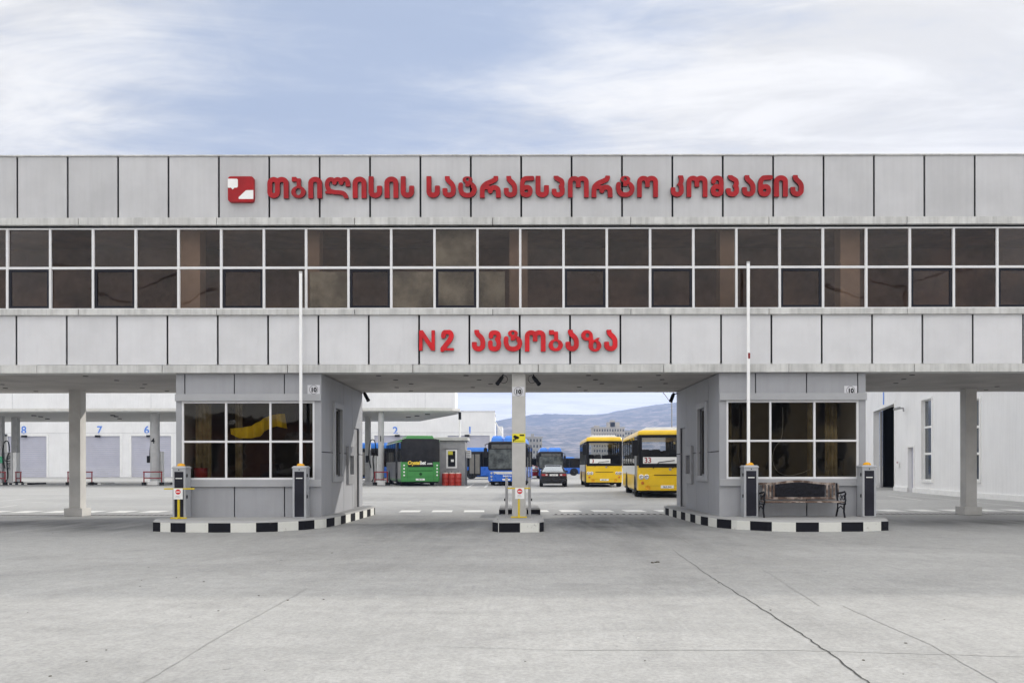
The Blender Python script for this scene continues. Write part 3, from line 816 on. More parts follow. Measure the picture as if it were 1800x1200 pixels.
    for cx_, cw in cc:
        n = 10
        for k in range(n):
            a = cx_+cw*k/n; q.add([(a, Df+.55+.03*math.sin(k*2), wz0-.2), (a+cw/n, Df+.55+.03*math.sin(k*2+2), wz0-.2), (a+cw/n, Df+.55+.03*math.sin(k*2+2), wz1), (a, Df+.55+.03*math.sin(k*2), wz1)], [(0, 1, 2, 3)])
    q.build('curtain', mat('booth_curtain', (.30, .25, .15), .8, var=.5, scale=2), r)
    return r


bl = booth(PX(309.5, 18.24), PX(565, 18.24), 1, 'grey panelled guard booth left of the gateway with red bin and yellow cloth inside')
br = booth(PX(1264.5, 18.24), PX(1522, 18.24), -1, 'grey panelled guard booth right of the gateway with a bench before it')

# things inside the booths
dk = mat('desk_wood', (.30, .13, .05), .5, var=.3)
def desk(x0, x1, y0, label):
    r = thing('desk', label, 'desk', ((x0+x1)/2, y0+.3, KH), group='desks in the booths')
    MB().box(x0, x1, y0, y0+.6, 1.0, 1.05).build('desktop', dk, r)
    for a in (x0+.02, x1-.06):
        for b in (y0+.02, y0+.54): MB().box(a, a+.04, b, b+.04, KH+.03, .998).build('leg', STEEL, r)
desk(PX(452, 18.9), PX(545, 18.9), 18.75, 'brown desk behind the window of the left booth')
desk(PX(1300, 18.9), PX(1480, 18.9), 18.75, 'brown desk behind the window of the right booth')
m1 = MB(); Dq = 18.75; cxp = PX(353, Dq); m1.lathe((cxp, Dq, KH+.03), [(.10, 0), (.15, 1.02-.0), (.155, 1.05), (.14, 1.05), (.12, .9)], 20)
tag(m1.build('waste_bin', mat('bin_red', (.38, .02, .02), .5), smooth=True), 'tall red tapered bin behind the left pane of the left booth', 'bin')
# yellow cloth draped over a cord
YC = mat('yellow_cloth', (.85, .62, .02), .8, var=.15)
m1 = MB(); Dq = 18.62
top = [(405, 752), (420, 751), (440, 748), (455, 740), (470, 731), (485, 727), (500, 726)]
bot = [(405, 762), (420, 769), (440, 769), (455, 766), (470, 753), (485, 748), (503, 752)]
n = 30; rs = []
for k in range(n+1):
    f = k/n*(len(top)-1); i = min(int(f), len(top)-2); g = f-i
    tx = top[i][0]*(1-g)+top[i+1][0]*g; ty = top[i][1]*(1-g)+top[i+1][1]*g; bx_ = bot[i][0]*(1-g)+bot[i+1][0]*g; by_ = bot[i][1]*(1-g)+bot[i+1][1]*g
    w_ = .03*math.sin(k*1.3)
    rs.append([(PX(tx, Dq), Dq+w_, PZ(ty, Dq)), (PX(bx_, Dq), Dq+w_*1.5+.04, PZ(by_, Dq)), (PX(bx_, Dq), Dq+w_*1.5+.048, PZ(by_, Dq)), (PX(tx, Dq), Dq+w_+.008, PZ(ty, Dq))])
m1.rings(rs); tag(m1.build('yellow_cloth', YC, smooth=True), 'yellow cloth hanging in folds inside the left booth', 'cloth')
# modelled loop imitating a cable reflection in the glass, and monitor, in the right booth
m1 = MB(); Dq = 18.7; pts = [(1376, 716), (1376, 750), (1373, 772), (1362, 788), (1358, 808), (1366, 828), (1385, 836), (1408, 832), (1424, 825)]
m1.tube([(PX(a, Dq), Dq, PZ(b, Dq)) for a, b in spline(pts, 5)], .008, 6)
tag(m1.build('reflected_cable_loop', mat('pale_cable', (.35, .35, .32), .6)), 'pale looped cable behind the middle pane of the right booth, imitating a reflection', 'cable')
r = thing('computer_monitor', 'dark computer monitor on the desk in the right booth', 'monitor', (PX(1458, 18.85), 18.85, 1.05))
MB().box(PX(1435, 18.85), PX(1482, 18.85), 18.83, 18.87, 1.12, 1.50).build('screen', BLACK, r, bevel=.01)
MB().box(PX(1456, 18.85), PX(1461, 18.85), 18.872, 18.90, 1.05, 1.30).build('stand', BLACK, r)
MB().box(PX(1447, 18.85), PX(1470, 18.85), 18.84, 18.98, 1.051, 1.065).build('base', BLACK, r)
# office chair in left booth
r = thing('office_chair', 'dark office chair inside the left booth behind the middle pane', 'chair', (PX(468, 19.6), 19.6, KH+.03))
q = MB(); q.box(-.24, .24, -.22, .22, .46, .54); q.build('seat', SEATM, r, world=False, bevel=.02)
q = MB(); q.box(-.22, .22, .20, .27, .60, 1.15); q.build('backrest', SEATM, r, world=False, bevel=.03)
q = MB(); q.cyl((0, 0, .08), .03, .38); q.build('pedestal', BLACK, r, world=False)
q = MB()
for k in range(5): a = k*2*math.pi/5; q.tube([(0, 0, .09), (.28*math.cos(a), .28*math.sin(a), .04)], .02, 6)
q.build('base', BLACK, r, world=False)

# ------------------------------------------------------------------ lettering signs
row1 = [('tha', 470), ('ban', 512), ('in', 542), ('las', 571), ('in', 620), ('san', 648), ('in', 676), ('san', 704.5),
        ('san', 749.8), ('an', 778), ('tar', 805.5), ('rae', 843.5), ('an', 886), ('nar', 913.8), ('san', 941.7), ('par', 970), ('on', 998.3), ('rae', 1040), ('tar', 1083), ('on', 1120),
        ('kan', 1179), ('on', 1207), ('man', 1249.5), ('par', 1276.5), ('an', 1305), ('nar', 1333), ('in', 1361), ('an', 1390)]
DS = D0-.085
r = thing('lettering_sign', 'long row of red Georgian letters on the upper fascia', 'sign', (PX(940, DS), D0, PZ(348, DS)), group='red lettering signs on the gate building')
for k, (g, p) in enumerate(row1): letter(g, p, 310-1.6*k/27, DS, .07, r, RED, REDSIDE)
row2 = [('N', 736.7), ('two', 774), ('an', 829.3), ('vin', 857.5), ('tar', 885), ('on', 922), ('ban', 964), ('an', 994), ('zen', 1021.5), ('an', 1062)]
r = thing('lettering_sign', 'shorter row of glossy red letters reading N2 above the gateway', 'sign', (PX(912, DS), D0, PZ(618, DS)), group='red lettering signs on the gate building')
for g, p in row2: letter(g, p, 579.5, DS, .07, r, RED2, REDSIDE)
# square emblem
Dl = D0-.10; k = Dl/F
r = thing('emblem_sign', 'square red emblem with two white shapes left of the long lettering', 'sign', (PX(424, Dl), D0, PZ(354, Dl)))
def rr(x0, x1, z0, z1, rad, n=5):
    o = []
    for cx_, cz_, a0 in ((x1-rad, z1-rad, 0), (x0+rad, z1-rad, 90), (x0+rad, z0+rad, 180), (x1-rad, z0+rad, 270)):
        for i in range(n+1): a = R(a0+90*i/n); o.append((cx_+rad*math.cos(a), cz_+rad*math.sin(a)))
    return o
MB().front(rr(PX(401.3, Dl), PX(446.5, Dl), PZ(354, Dl), PZ(309.3, Dl), .06), Dl, D0-.005).build('plate', [RED], r)
q = MB(); a = lambda x, y: (PX(401.3+(x-65)/10, Dl), PZ(309.3+(y-95)/10, Dl))
q.front([a(64, 295), a(120, 296), a(150, 328), a(180, 296), a(225, 293), a(241, 275), a(241, 155), a(225, 140), a(64, 138)], Dl-.004, Dl-.001)
q.front([a(262, 494), a(513, 494), a(513, 338), a(395, 340), a(375, 348), a(256, 462), a(252, 480)], Dl-.004, Dl-.001)
q.build('white_shapes', WHITE, r)

# ------------------------------------------------------------------ number plates, camera sign
def number_plate(px0, px1, py0, py1, D, label, parent=None):
    r = thing('number_sign', label, 'sign', (PX((px0+px1)/2, D), D, PZ(py1, D)), group='white number ten plates')
    MB().box(PX(px0, D), PX(px1, D), D-.012, D-.002, PZ(py1, D), PZ(py0, D)).build('plate', mat('plate_white', (.62, .62, .65), .5), r)
    q = MB(); cx_ = PX((px0+px1)/2, D); cz_ = PZ((py0+py1)/2, D); ro, ri = 7.6*D/F, 6.9*D/F; n = 32
    q.rings([[(cx_+ri*math.cos(2*math.pi*i/n), D-.013, cz_+ri*math.sin(2*math.pi*i/n)) for i in range(n)], [(cx_+ro*math.cos(2*math.pi*i/n), D-.013, cz_+ro*math.sin(2*math.pi*i/n)) for i in range(n)]], cap=False)
    q.build('ring', BLACK, r)
    q = MB(); put_text(q, '10', cx_, D-.013, cz_-3.9*D/F, 8.6*D/F, .06); q.build('number', BLACK, r)
number_plate(541, 562.5, 676, 692, 18.24, 'white 10 plate on the left booth, above its window')
number_plate(1484, 1506.5, 679, 695, 18.24, 'white 10 plate on the right booth, above its window')
number_plate(900.5, 922, 680, 696, 18.28, 'white 10 plate on the centre column')
D = 18.28
r = thing('camera_warning_sign', 'yellow sign with black surveillance camera picture on the centre column', 'sign', (PX(912, D), D, PZ(777, D)))
MB().box(PX(900.5, D), PX(923.5, D), D-.012, D-.002, PZ(777, D), PZ(762, D)).build('plate', mat('sign_yellow', (.80, .70, .03), .5), r)
q = MB(); a = lambda x, y: (PX(820+x/4, D), PZ(640+y/4, D))
q.front([a(326, 508), a(340, 497), a(372, 512), a(366, 524), a(345, 528)], D-.015, D-.013)
q.front([a(328, 524), a(348, 526), a(346, 532), a(334, 534), a(334, 545), a(328, 545)], D-.0155, D-.0135)
q.front([a(374, 494), a(406, 494), a(406, 504), a(374, 504)], D-.015, D-.013)
q.front([a(334, 538), a(404, 538), a(404, 540), a(334, 540)], D-.015, D-.013)
q.build('camera_picture', BLACK, r)

# ------------------------------------------------------------------ cctv cameras
def cctv(px0, py0, px1, py1, D, label, mount=None, size=1.0, loop=0):
    a = Vector((PX(px0, D), D, PZ(py0, D))); b = Vector((PX(px1, D), D-.12, PZ(py1, D)))
    r = thing('security_camera', label, 'camera', tuple(a), group='black security cameras')
    d = (b-a).normalized(); L = .24*size
    q = MB(); q.tube([a-d*L*.1, a+d*L*.15, a+d*L, a+d*(L*1.05)], [.03*size, .045*size, .045*size, .052*size], 12); q.build('housing', BLACK, r)
    q = MB(); m_ = Vector(mount) if mount else a+Vector((.0, 0, .10)); q.tube([m_, a+d*L*.3+Vector((0, .05, .03))], .016*size, 6); q.cyl((m_.x, m_.y, m_.z-.012), .05*size, .012, n=12); q.build('bracket', BLACK, r)
    if loop:
        q = MB(); q.tube([tuple(a+Vector((loop*(.03+.09*math.sin(t)), 0, .0-.09*(1-math.cos(t))+.05))) for t in [i*2*math.pi/14 for i in range(13)]], .006, 5); q.build('cable', BLACK, r)
    return r
cctv(883, 663, 877, 672, 18.45, 'black security camera left of the centre column, cable looped, aimed down left', (PX(886, 18.4), 18.5, z_s+.02), loop=1)
cctv(938, 663, 946, 674, 18.45, 'black security camera right of the centre column, aimed down right', (PX(937, 18.4), 18.5, z_s+.02), loop=-1)
cctv(641, 691, 648, 702, 23.0, 'black security camera at the rear corner of the left booth', (PX(638, 23), 23.05, PZ(690, 23)), 1.1)
cctv(1184, 693, 1179, 703, 23.0, 'black security camera at the rear corner of the right booth', (PX(1190, 23), 23.05, PZ(691.5, 23)), 1.1)

# ------------------------------------------------------------------ barriers
def barrier(x0, x1, label, boom=None, top=None, side=1, cap='dome'):
    Df = 17.88; dp = .30; r = thing('barrier_gate', label, 'barrier', ((x0+x1)/2, Df+dp/2, KH), group='grey barrier cabinets on the kerb islands')
    zt_ = PZ(822, Df)
    MB().box(x0, x1, Df, Df+dp, KH-.002, zt_).build('cabinet', CABGREY, r, bevel=.008)
    q = MB(); q.box(x0+.045, x1-.045, Df-.006, Df+.01, KH+.02, zt_-.07); q.build('front_panel', CABPANEL, r)
    q = MB(); xm = (x0+x1)/2; q.box(xm-.07, xm+.07, Df-.010, Df-.005, zt_-.225, zt_-.205); q.build('name_strip', WHITE, r)
    q = MB(); q.rings([[(x0-.012, Df-.012, zt_), (x1+.012, Df-.012, zt_), (x1+.012, Df+dp+.012, zt_), (x0-.012, Df+dp+.012, zt_)], [(x0-.012, Df-.012, zt_+.02), (x1+.012, Df-.012, zt_+.02), (x1+.012, Df+dp+.012, zt_+.02), (x0-.012, Df+dp+.012, zt_+.02)],
                [(x0+.02, Df+.02, zt_+.05), (x1-.02, Df+.02, zt_+.05), (x1-.02, Df+dp-.02, zt_+.05), (x0+.02, Df+dp-.02, zt_+.05)]]); q.build('lid', CABGREY, r)
    q = MB(); q.lathe((xm, Df+.12, zt_+.05), [(.085, 0), (.085, .02), (.06, .05), (.02, .062)], 16); q.build('warning_lamp', AMBER, r, smooth=True)
    q = MB(); xs = x1 if side > 0 else x0
    for zz_ in (KH+.42, KH+.88): q.box(min(xs, xs+.02*side), max(xs, xs+.02*side), Df+.05, Df+.07, zz_, zz_+.07)
    q.build('hinge', BLACK, r)
    q = MB(); q.cyl((xm, Df-.004, zt_-.03), .014, -.008, 'y', 10); q.build('lock', BLACK, r)
    if boom:
        xb = PX(boom, Df+.1); zt2 = PZ(top, Df+.1)
        q = MB(); q.box(xb-.033, xb+.033, Df+.07, Df+.11, zt_-.05, zt2); bo = q.build('boom', mat('boom_white', (.85, .85, .85), .35, var=.03), r, bevel=.01)
        q = MB(); q.box(xb-.034, xb+.034, Df+.068, Df+.1, zt2-.035, zt2+.004); q.build('end_cap', mat('boom_cap', (.45, .45, .45), .5), bo)
        if boom > 1000:
            q = MB(); q.box(xb-.012, xb+.034, Df+.068, Df+.1, PZ(631, Df+.1), PZ(621, Df+.1)); q.build('red_marker', REDPAINT, bo)
    return r
Df = 17.88
barrier(PX(303, Df), PX(326, Df), 'grey barrier cabinet at the far left island corner, without boom')
barrier(PX(514, Df), PX(538, Df), 'grey barrier cabinet with raised white boom before the left booth', 529.3, 477)
barrier(PX(1308, Df), PX(1333, Df), 'grey barrier cabinet with raised white boom at the left end of the bench', 1315.5, 461, -1)
barrier(PX(1516, Df), PX(1540, Df), 'grey barrier cabinet at the right end of the bench, without boom', side=-1)

# ------------------------------------------------------------------ no entry stands
def no_entry(px, D, half_up, lab, dx=0):
    xc = PX(px, D); r = thing('no_entry_stand', lab, 'sign', (xc, D, KH), group='yellow stands with no entry signs')
    k = D/F; zt_ = PZ(857, D)
    q = MB(); q.box(xc-.022, xc+.022, D-.02, D+.02, KH+.02, zt_); q.build('post', YELLOW, r, bevel=.004)
    q = MB(); q.box(xc-half_up*k, xc+half_up*k, D+.0205, D+.045, zt_-.025, zt_+.005); q.build('crossbar', YELLOW, r, bevel=.004)
    q = MB(); q.box(xc-14*k, xc+14*k, D-.02, D+.02, KH, KH+.03); q.box(xc-.02, xc+.02, D-.12, D-.021, KH, KH+.03); q.box(xc-.02, xc+.02, D+.021, D+.12, KH, KH+.03); q.build('base', YELLOW, r, bevel=.004)
    zc = PZ(863, D); q = MB(); xs = xc+dx*k; q.box(xs-8*k, xs+8*k, D-.032, D-.022, PZ(876, D), zt_+.002); pl = q.build('plate', WHITE, r)
    q = MB(); q.cyl((xs, D-.033, zc), 4.6*k, -.002, 'y', 28); q.build('red_disc', mat('disc_red', (.60, .015, .02), .4), pl)
    q = MB(); q.box(xs-3.2*k, xs+3.2*k, D-.038, D-.036, zc-.9*k, zc+.9*k); q.build('white_bar', WHITE, pl)
    q = MB(); q.box(xs-4*k, xs+2*k, D-.034, D-.033, zc-7.5*k, zc-7*k); q.box(xs-5*k, xs+4*k, D-.034, D-.033, zc-9.5*k, zc-9.1*k); q.build('small_print', STEEL, pl)
no_entry(314, 17.6, 27, 'yellow no entry stand before the leftmost barrier cabinet')
no_entry(912, 17.75, 20, 'yellow no entry stand before the centre column', 1.5)
for i, (px, s) in enumerate(((890.5, -1), (930.8, 1))):
    D = 17.9; xc = PX(px, D)
    r = thing('boom_rest_post', 'slim grey steel post %s of the centre column' % ('left' if s < 0 else 'right'), 'post', (xc, D, KH), group='slim posts beside the centre column')
    MB().box(xc-.03, xc+.03, D-.03, D+.03, KH-.001, PZ(839, D)).build('post', STEEL, r, bevel=.006)
    MB().box(xc-.045, xc+.045, D-.06, D+.06, KH-.001, KH+.012).build('foot_plate', STEEL, r)
    MB().box(min(xc+s*.03, xc+s*.055), max(xc+s*.03, xc+s*.055), D-.02, D+.03, PZ(880, D), PZ(875.5, D)).build('knob', BLACK, r, bevel=.005)
    MB().box(xc-.026, xc+.026, D-.026, D+.026, PZ(839, D), PZ(838, D)).build('cap', BLACK, r)

# ------------------------------------------------------------------ bench
D = 17.62; k = D/F
r = thing('park_bench', 'weathered brown wooden bench with black cast iron ends below the right booth window', 'bench', (PX(1412, D), D+.25, KH))
X0, X1 = PX(1341, D+.1), PX(1484, D+.1); zs = KH+.315
q = MB()
for j in range(4): q.box(X0+.03, X1-.02, D+.02+j*.105, D+.105+j*.105, zs, zs+.03)
q.build('seat', WOOD, r, bevel=.006)
zb0, zb1 = PZ(878, D+.45), PZ(851, D+.45); yb = D+.45
n = 16; xm0, xm1 = PX(1363, yb), PX(1450, yb)
q = MB(); q.box(X0+.05, X1-.05, yb-.005, yb+.03, zb0, zb0+.05)
pl_ = []; 
for i in range(n+1):
    xx = X0+.0+(X1-X0-.05)*i/n; h = zb1+.055*math.exp(-((xx-(X0+X1)/2)/(.42))**2*1.2); pl_.append((xx, h))
q.front([(a_, b_-.02) for a_, b_ in pl_]+[(a_, b_+.03) for a_, b_ in reversed(pl_)], yb+.02, yb+.055)
q.build('back_rails', WOOD, r)
q = MB()
for a0, a1 in ((1339, 1363), (1451, 1476)):
    for j in range(4):
        xx = PX(a0+2+j*(a1-a0)/4.0, yb); q.box(xx, xx+.043, yb+.004+.015, yb+.034, zb0+.045, zb1-.01)
q.build('back_slats', WOOD, r, bevel=.004)
q = MB(); q.front([(xm0, zb0+.05)]+[(xm1, zb0+.05)]+[(xm1, zb1-.015)]+[(xm1+(xm0-xm1)*i/10, zb1-.015+.055*math.exp(-((xm1+(xm0-xm1)*i/10-(X0+X1)/2)/.42)**2*1.2)) for i in range(1, 10)]+[(xm0, zb1-.015)], yb+.01, yb+.03)
for j in range(26):     # cast scrolls standing proud of the panel
    cx_ = xm0+.05+(xm1-xm0-.1)*((j*.37) % 1); cz_ = zb0+.09+(zb1-zb0-.10)*((j*.61) % 1); a0 = j*1.1
    q.tube([(cx_+.035*math.cos(a0+t)*(1-t/7), yb+.008, cz_+.03*math.sin(a0+t)*(1-t/7)) for t in [i*.6 for i in range(8)]], .006, 5)
q.build('cast_panel', IRON, r)
for xx in (X0, X1-.02):
    q = MB(); rr_ = .021
    q.tube(spline([(xx, D+.02, KH), (xx, D+.06, KH+.2), (xx, D+.02, zs-.03), (xx, D-.01, zs+.03), (xx, D+.0, zs+.2), (xx, D+.05, zs+.25), (xx, D+.18, zs+.23), (xx, D+.42, zs+.18)], 1) if False else
           [(xx, D+.02, KH), (xx, D+.07, KH+.12), (xx, D+.05, KH+.28), (xx, D+.0, zs-.03), (xx, D-.02, zs+.05), (xx, D+.01, zs+.15), (xx, D-.02, zs+.20), (xx, D+.03, zs+.235), (xx, D+.20, zs+.21), (xx, D+.44, zs+.19)], rr_, 8)
    q.tube([(xx, D+.50, KH), (xx, D+.42, KH+.15), (xx, D+.40, zs-.02), (xx, D+.44, zs+.1), (xx, D+.475, zb1+.02)], rr_, 8)
    q.tube([(xx, D+.0, zs-.02), (xx, D+.2, zs-.03), (xx, D+.42, zs-.02)], .014, 8)
    q.tube([(xx, D+.07, KH+.16), (xx, D+.24, KH+.24), (xx, D+.42, KH+.16)], .011, 8)
    q.tube([(xx+.0, D+.10+.05*math.cos(t), zs+.11+.05*math.sin(t)) for t in [i*.55 for i in range(12)]], .010, 6)
    q.tube([(xx+.0, D+.24+.04*math.cos(t), zs+.11+.06*math.sin(t)) for t in [i*.55 for i in range(12)]], .009, 6)
    q.build('end_frame', IRON, r, smooth=True)

# ------------------------------------------------------------------ depot hall with numbered doors
D = 103.0
hall = thing('depot_hall', 'long white depot hall with blue numbered roller doors behind the canopy', 'building', (PX(430, D), D, 0))
hz = 12.2; XE = PX(870, D); XM_ = PX(800, D); zlow = PZ(723, D)
doors = [(-60, 10, None, '9'), (30-18, 82, 42, '8'), (141, 211, 175, '7'), (231, 301, 258, '6'), (330, 400, 360, '5'), (420, 490, 450, '4'), (510, 580, 540, '3'), (658, 745, 695, '2'), (787, 861, 826, '1')]
zd = PZ(765, D)
q = MB(); e = -95.0
for a, b, nn, tx in doors:
    xa, xb = PX(a, D), PX(b, D); q.box(e, xa, D, D+.4, 0, zd); e = xb
q.box(e, XE, D, D+.4, 0, zd); q.box(-95, XE, D, D+.4, zd, zlow)
q.build('wall', WHITEWALL, hall)
q = MB(); q.box(-95, XM_, D+.05, D+.45, zlow, hz); q.box(-95, XM_, D+.45, D+4, hz-.5, hz-.2); q.box(XM_-.3, XM_, D+.46, D+4, 0, hz); q.box(XM_, XE, D+.41, D+4, zlow-.5, zlow-.3); q.box(XE-.3, XE, D+.41, D+4, 0, zlow)
q.build('upper_wall', WHITEWALL, hall)
q = MB(); q.box(-95, XE+.05, D-.06, D+.5, zlow-.02, zlow+.10); q.box(-95, XM_+.02, D-.02, D+.5, hz-.02, hz+.1); 
for px in (21, 265, 747): q.box(PX(px, D), PX(px, D)+.07, D+.03, D+.06, zlow+.12, hz-.05)
q.box(-95, XE, D-.03, D-.001, zd+.35, zd+.42)
q.build('parapet_trim', mat('wall_trim', (.62, .62, .63), .6), hall)
for a, b, nn, tx in doors:
    xa, xb = PX(a, D), PX(b, D); q = MB(); z_ = .02
    while z_ < zd-.02: q.box(xa, xb, D+.12+(.02), D+.2, z_, min(z_+.22, zd)); q.box(xa, xb, D+.125, D+.1399, z_+.05, min(z_+.17, zd)); z_ += .24
    dd = q.build('roller_door', SHUTTER, hall)
    q = MB(); q.box(xa-.25, xa, D-.05, D-.002, 0, zd+.25); q.box(xb, xb+.25, D-.05, D-.002, 0, zd+.25); q.box(xa, xb, D-.05, D-.002, zd, zd+.25); q.build('frame', WHITE, dd)
    q = MB(); q.box((xa+xb)/2-.5, (xa+xb)/2+.1, D-.35, D-.06, zd-.15, zd+.1); q.build('door_lamp', BLACK, dd, bevel=.03)
    if nn:
        q = MB(); put_text(q, tx, PX(nn, D), D-.02, PZ(760.5 if nn < 500 else 762.5, D), 14.0*D/F, .022); q.build('painted_number', BLUENUM, hall)
q = MB(); q.box(XE+.2, XE+.85, D+6, D+12, 0, PZ(745, D)); q.tube([(XE, D+.2, PZ(740, D)), (XE+.9, D+.2, PZ(762, D))], .1, 6); q.build('annex', WHITEWALL, hall)

# ------------------------------------------------------------------ fuel canopy
Dc = 57.6
can = thing('filling_canopy', 'low flat pale canopy over the filling lanes before the depot hall', 'canopy', (-20, 63, 0))
zc = PZ(721.5, Dc)
pl = [(-60, Dc), (-6.2, Dc), (-4.5, Dc+.35), (-4.0, Dc+.9), (-4.3, 61.3), (-8.05, 70.6), (-60, 70.6)]
q = MB(); q.plan(pl, zc+.02, zc+.21); q.build('roof', mat('canopy_white', (.62, .61, .58), .6, var=.06), can)
q = MB(); q.plan([(p[0]-.05 if p[0] > -50 else p[0], p[1]) for p in [( -59.9, Dc+.06), (-6.2, Dc+.06), (-4.6, Dc+.4), (-4.15, Dc+.95), (-4.45, 61.2), (-8.2, 70.5), (-59.9, 70.5)]], zc-.04, zc+.019); q.build('soffit', mat('canopy_soffit', (.50, .50, .49), .7), can)
q = MB()
for i, px in enumerate((712, 733, 756)): q.box(PX(px, 62)-.2, PX(px, 62)+.15, 64-i*1.8, 64.25-i*1.8, zc-.09, zc-.041)
for a, b in ((58, 727), (70, 729), (82, 733), (197, 727), (203, 729), (209, 733)): dd_ = (zc-CH)*F/(CY-b); q.box(PX(a, dd_)-.12, PX(a, dd_)+.12, dd_, dd_+.25, zc-.1, zc-.041)
q.build('canopy_light', BLACK, can)
CC = mat('canopy_column', (.42, .42, .42), .7, var=.08)
def ccol(px0, px1, D, rnd=False, num=None):
    xa, xb = PX(px0, D), PX(px1, D); q = MB(); xm = (xa+xb)/2; ra = (xb-xa)/2
    if rnd: q.cyl((xm, D+ra, 0), ra, zc-.041, n=24)
    else: q.box(xa, xb, D, D+xb-xa, 0, zc-.041)
    o = q.build('column', CC, can, smooth=rnd)
    if rnd: MB().box(xm-.36, xm+.36, D-.1, D+.75, 0, .28).build('plinth', WHITE, o, bevel=.02)
    if num:
        q = MB(); put_text(q, num, xm, D-.012, PZ(775 if num == '1' else 778, D), 10.0*D/F, .01); q.build('painted_number', BLACK, o)
ccol(641.5, 650.5, 64); ccol(664, 674.3, 57.9, True, '1'); ccol(19.7, 29.5, 64); ccol(261, 277, 59, True, '4'); ccol(-6, 3, 62); ccol(400, 409, 64); ccol(450, 464, 58, True, '2'); ccol(131-5, 140-5, 66)
q = MB(); D = 58.6; xx = PX(808.5, D); q.tube([(xx, D, zc-.04), (xx, D, PZ(737, D))], .10, 8, 1); q.tube([(xx, D, PZ(737, D)), (xx, D, .05)], .07, 8, 0); q.build('downpipe', [WHITE, BLACK], can)

# pumps, hoops and island kerbs under the canopy
def pump(px0, px1, D, label, py=793, txt=True):
    xa, xb = PX(px0, D), PX(px1, D); r = thing('fuel_dispenser', label, 'pump', ((xa+xb)/2, D+.3, 0), group='fuel dispensers under the canopy')
    zt_ = PZ(py, D); q = MB(); q.box(xa, xb, D, D+.55, .15, zt_); q.build('cabinet', mat('pump_grey', (.45, .45, .45), .5), r, bevel=.03)
    q = MB(); q.box(xb, xb+.28, D+.05, D+.5, .15, zt_-.02); q.build('white_side', WHITE, r, bevel=.02)
    if txt:
        q = MB(); put_text(q, 'safe', (xa+xb)/2+.14, D-.012, PZ(825, D), .42, .0, rot=1, xscale=1.25, align='LEFT'); q.build('lettering', BLACK, r)
    q = MB(); xm = xa+.05
    q.tube(spline([(xm, D-.05, 1.2), (xm-.15, D-.05, 2.0), (xm-.05, D-.05, 3.1), (xm+.25, D-.05, 3.2), (xm+.35, D-.05, 2.5), (xm+.15, D-.05, 1.9), (xm+.22, D-.06, .6), (xm+.05, D-.06, .2)], 5), .04, 6); q.build('hose', BLACKRUB, r)
    q = MB(); q.box(xa-.35, xa-.15, D-.02, D+.15, 1.6, 2.1); q.build('nozzle_holder', mat('pump_green', (.05, .35, .18), .5) if px0 < 20 else BLACK, r, bevel=.02)
    q = MB(); q.box(xa-.5, xb+.55, D-.25, D+.8, 0, .15); q.build('plinth', KERBTOP, r, bevel=.02)
pump(8, 21.5, 62, 'grey fuel dispenser marked safe at the far left edge, number 8 door behind')
pump(266.5, 277, 59.7, 'fuel dispenser hidden behind the round canopy column numbered 4', 792)
pump(651, 662, 60.2, 'fuel dispenser beside the round canopy column numbered 1', 800, False)
def hoop(px0, px1, D, label, py0=827, py1=839):
    xa, xb = PX(px0, D), PX(px1, D); r = thing('guard_rail', label, 'rail', ((xa+xb)/2, D, 0), group='red guard rails at the filling lanes')
    za, zb_ = PZ(py0+1, D), PZ(py1, D)
    for xx in (xa, xb): MB().tube([(xx, D, 0), (xx, D, za)], .042, 8).build('post', REDPAINT, r)
    MB().tube([(xa-.05, D, za), (xb+.05, D, za)], .042, 8).tube([(xa, D, zb_), (xb, D, zb_)], .038, 8).build('rails', REDPAINT, r)
    MB().cyl((xa, D-.0, 0), .16, .22, n=12).cyl((xb, D, 0), .16, .22, n=12).build('feet', BLACKRUB, r)
hoop(-9, 9, 59.5, 'red guard rail cut by the left photo edge beside the dispenser'); hoop(28, 36.5, 61.5, 'narrow red guard rail right of the dispenser marked safe')
hoop(119.5, 161.5, 59.5, 'red guard rail behind the left building column'); hoop(253, 284, 58.4, 'red guard rail before the round canopy column numbered 4'); hoop(659, 681, 57.2, 'red guard rail before the round canopy column numbered 1', 828, 842)
q = MB(); D = 60
for (a, b) in ((-40, 40), (119, 166), (252, 290), (655, 682)):
    xa, xb = PX(a, D), PX(b, D); n = int((xb-xa)/.22)
    for i in range(n): q.box(xa+(xb-xa)*i/n, xa+(xb-xa)*(i+1)/n, D+.9, D+3.0, 0.002, .12, i % 2)
tag(q.build('filling_island', [KERBB, KERBW]), kind='structure')

# ------------------------------------------------------------------ kiosk and drums
D = 57.0
r = thing('attendant_kiosk', 'small grey flat roofed kiosk right of the green bus', 'kiosk', (PX(790, D), D+1.2, 0))
KG = mat('kiosk_grey', (.30, .30, .305), .7, var=.08)
xa, xb = PX(765, D), PX(817.5, D); zt_ = PZ(774, D)
MB().box(xa, xb, D, D+2.4, 0, zt_).build('wall', KG, r, bevel=.01)
MB().box(xa-.25, xb+.2, D-.2, D+2.6, zt_, zt_+.24).build('roof', mat('kiosk_roof', (.48, .48, .46), .7), r, bevel=.02)
q = MB(); a, b, c, d_ = PX(784.5, D), PX(803.5, D), PZ(822.5, D), PZ(789.5, D); q.box(a, b, D-.04, D-.002, c, d_); wf = q.build('window', [WHITE], r)
q = MB(); q.box(a+.12, b-.12, D-.052, D-.041, c+.12, d_-.1); q.build('pane', GAP, wf)
q = MB(); q.box(a+.13, a+.45, D-.06, D-.053, d_-.36, d_-.12, 0); q.box(a+.33, a+.53, D-.06, D-.053, d_-.85, d_-.68, 1); q.build('stickers', [mat('sticker_yellow', (.6, .55, .04), .6), WHITE], wf)
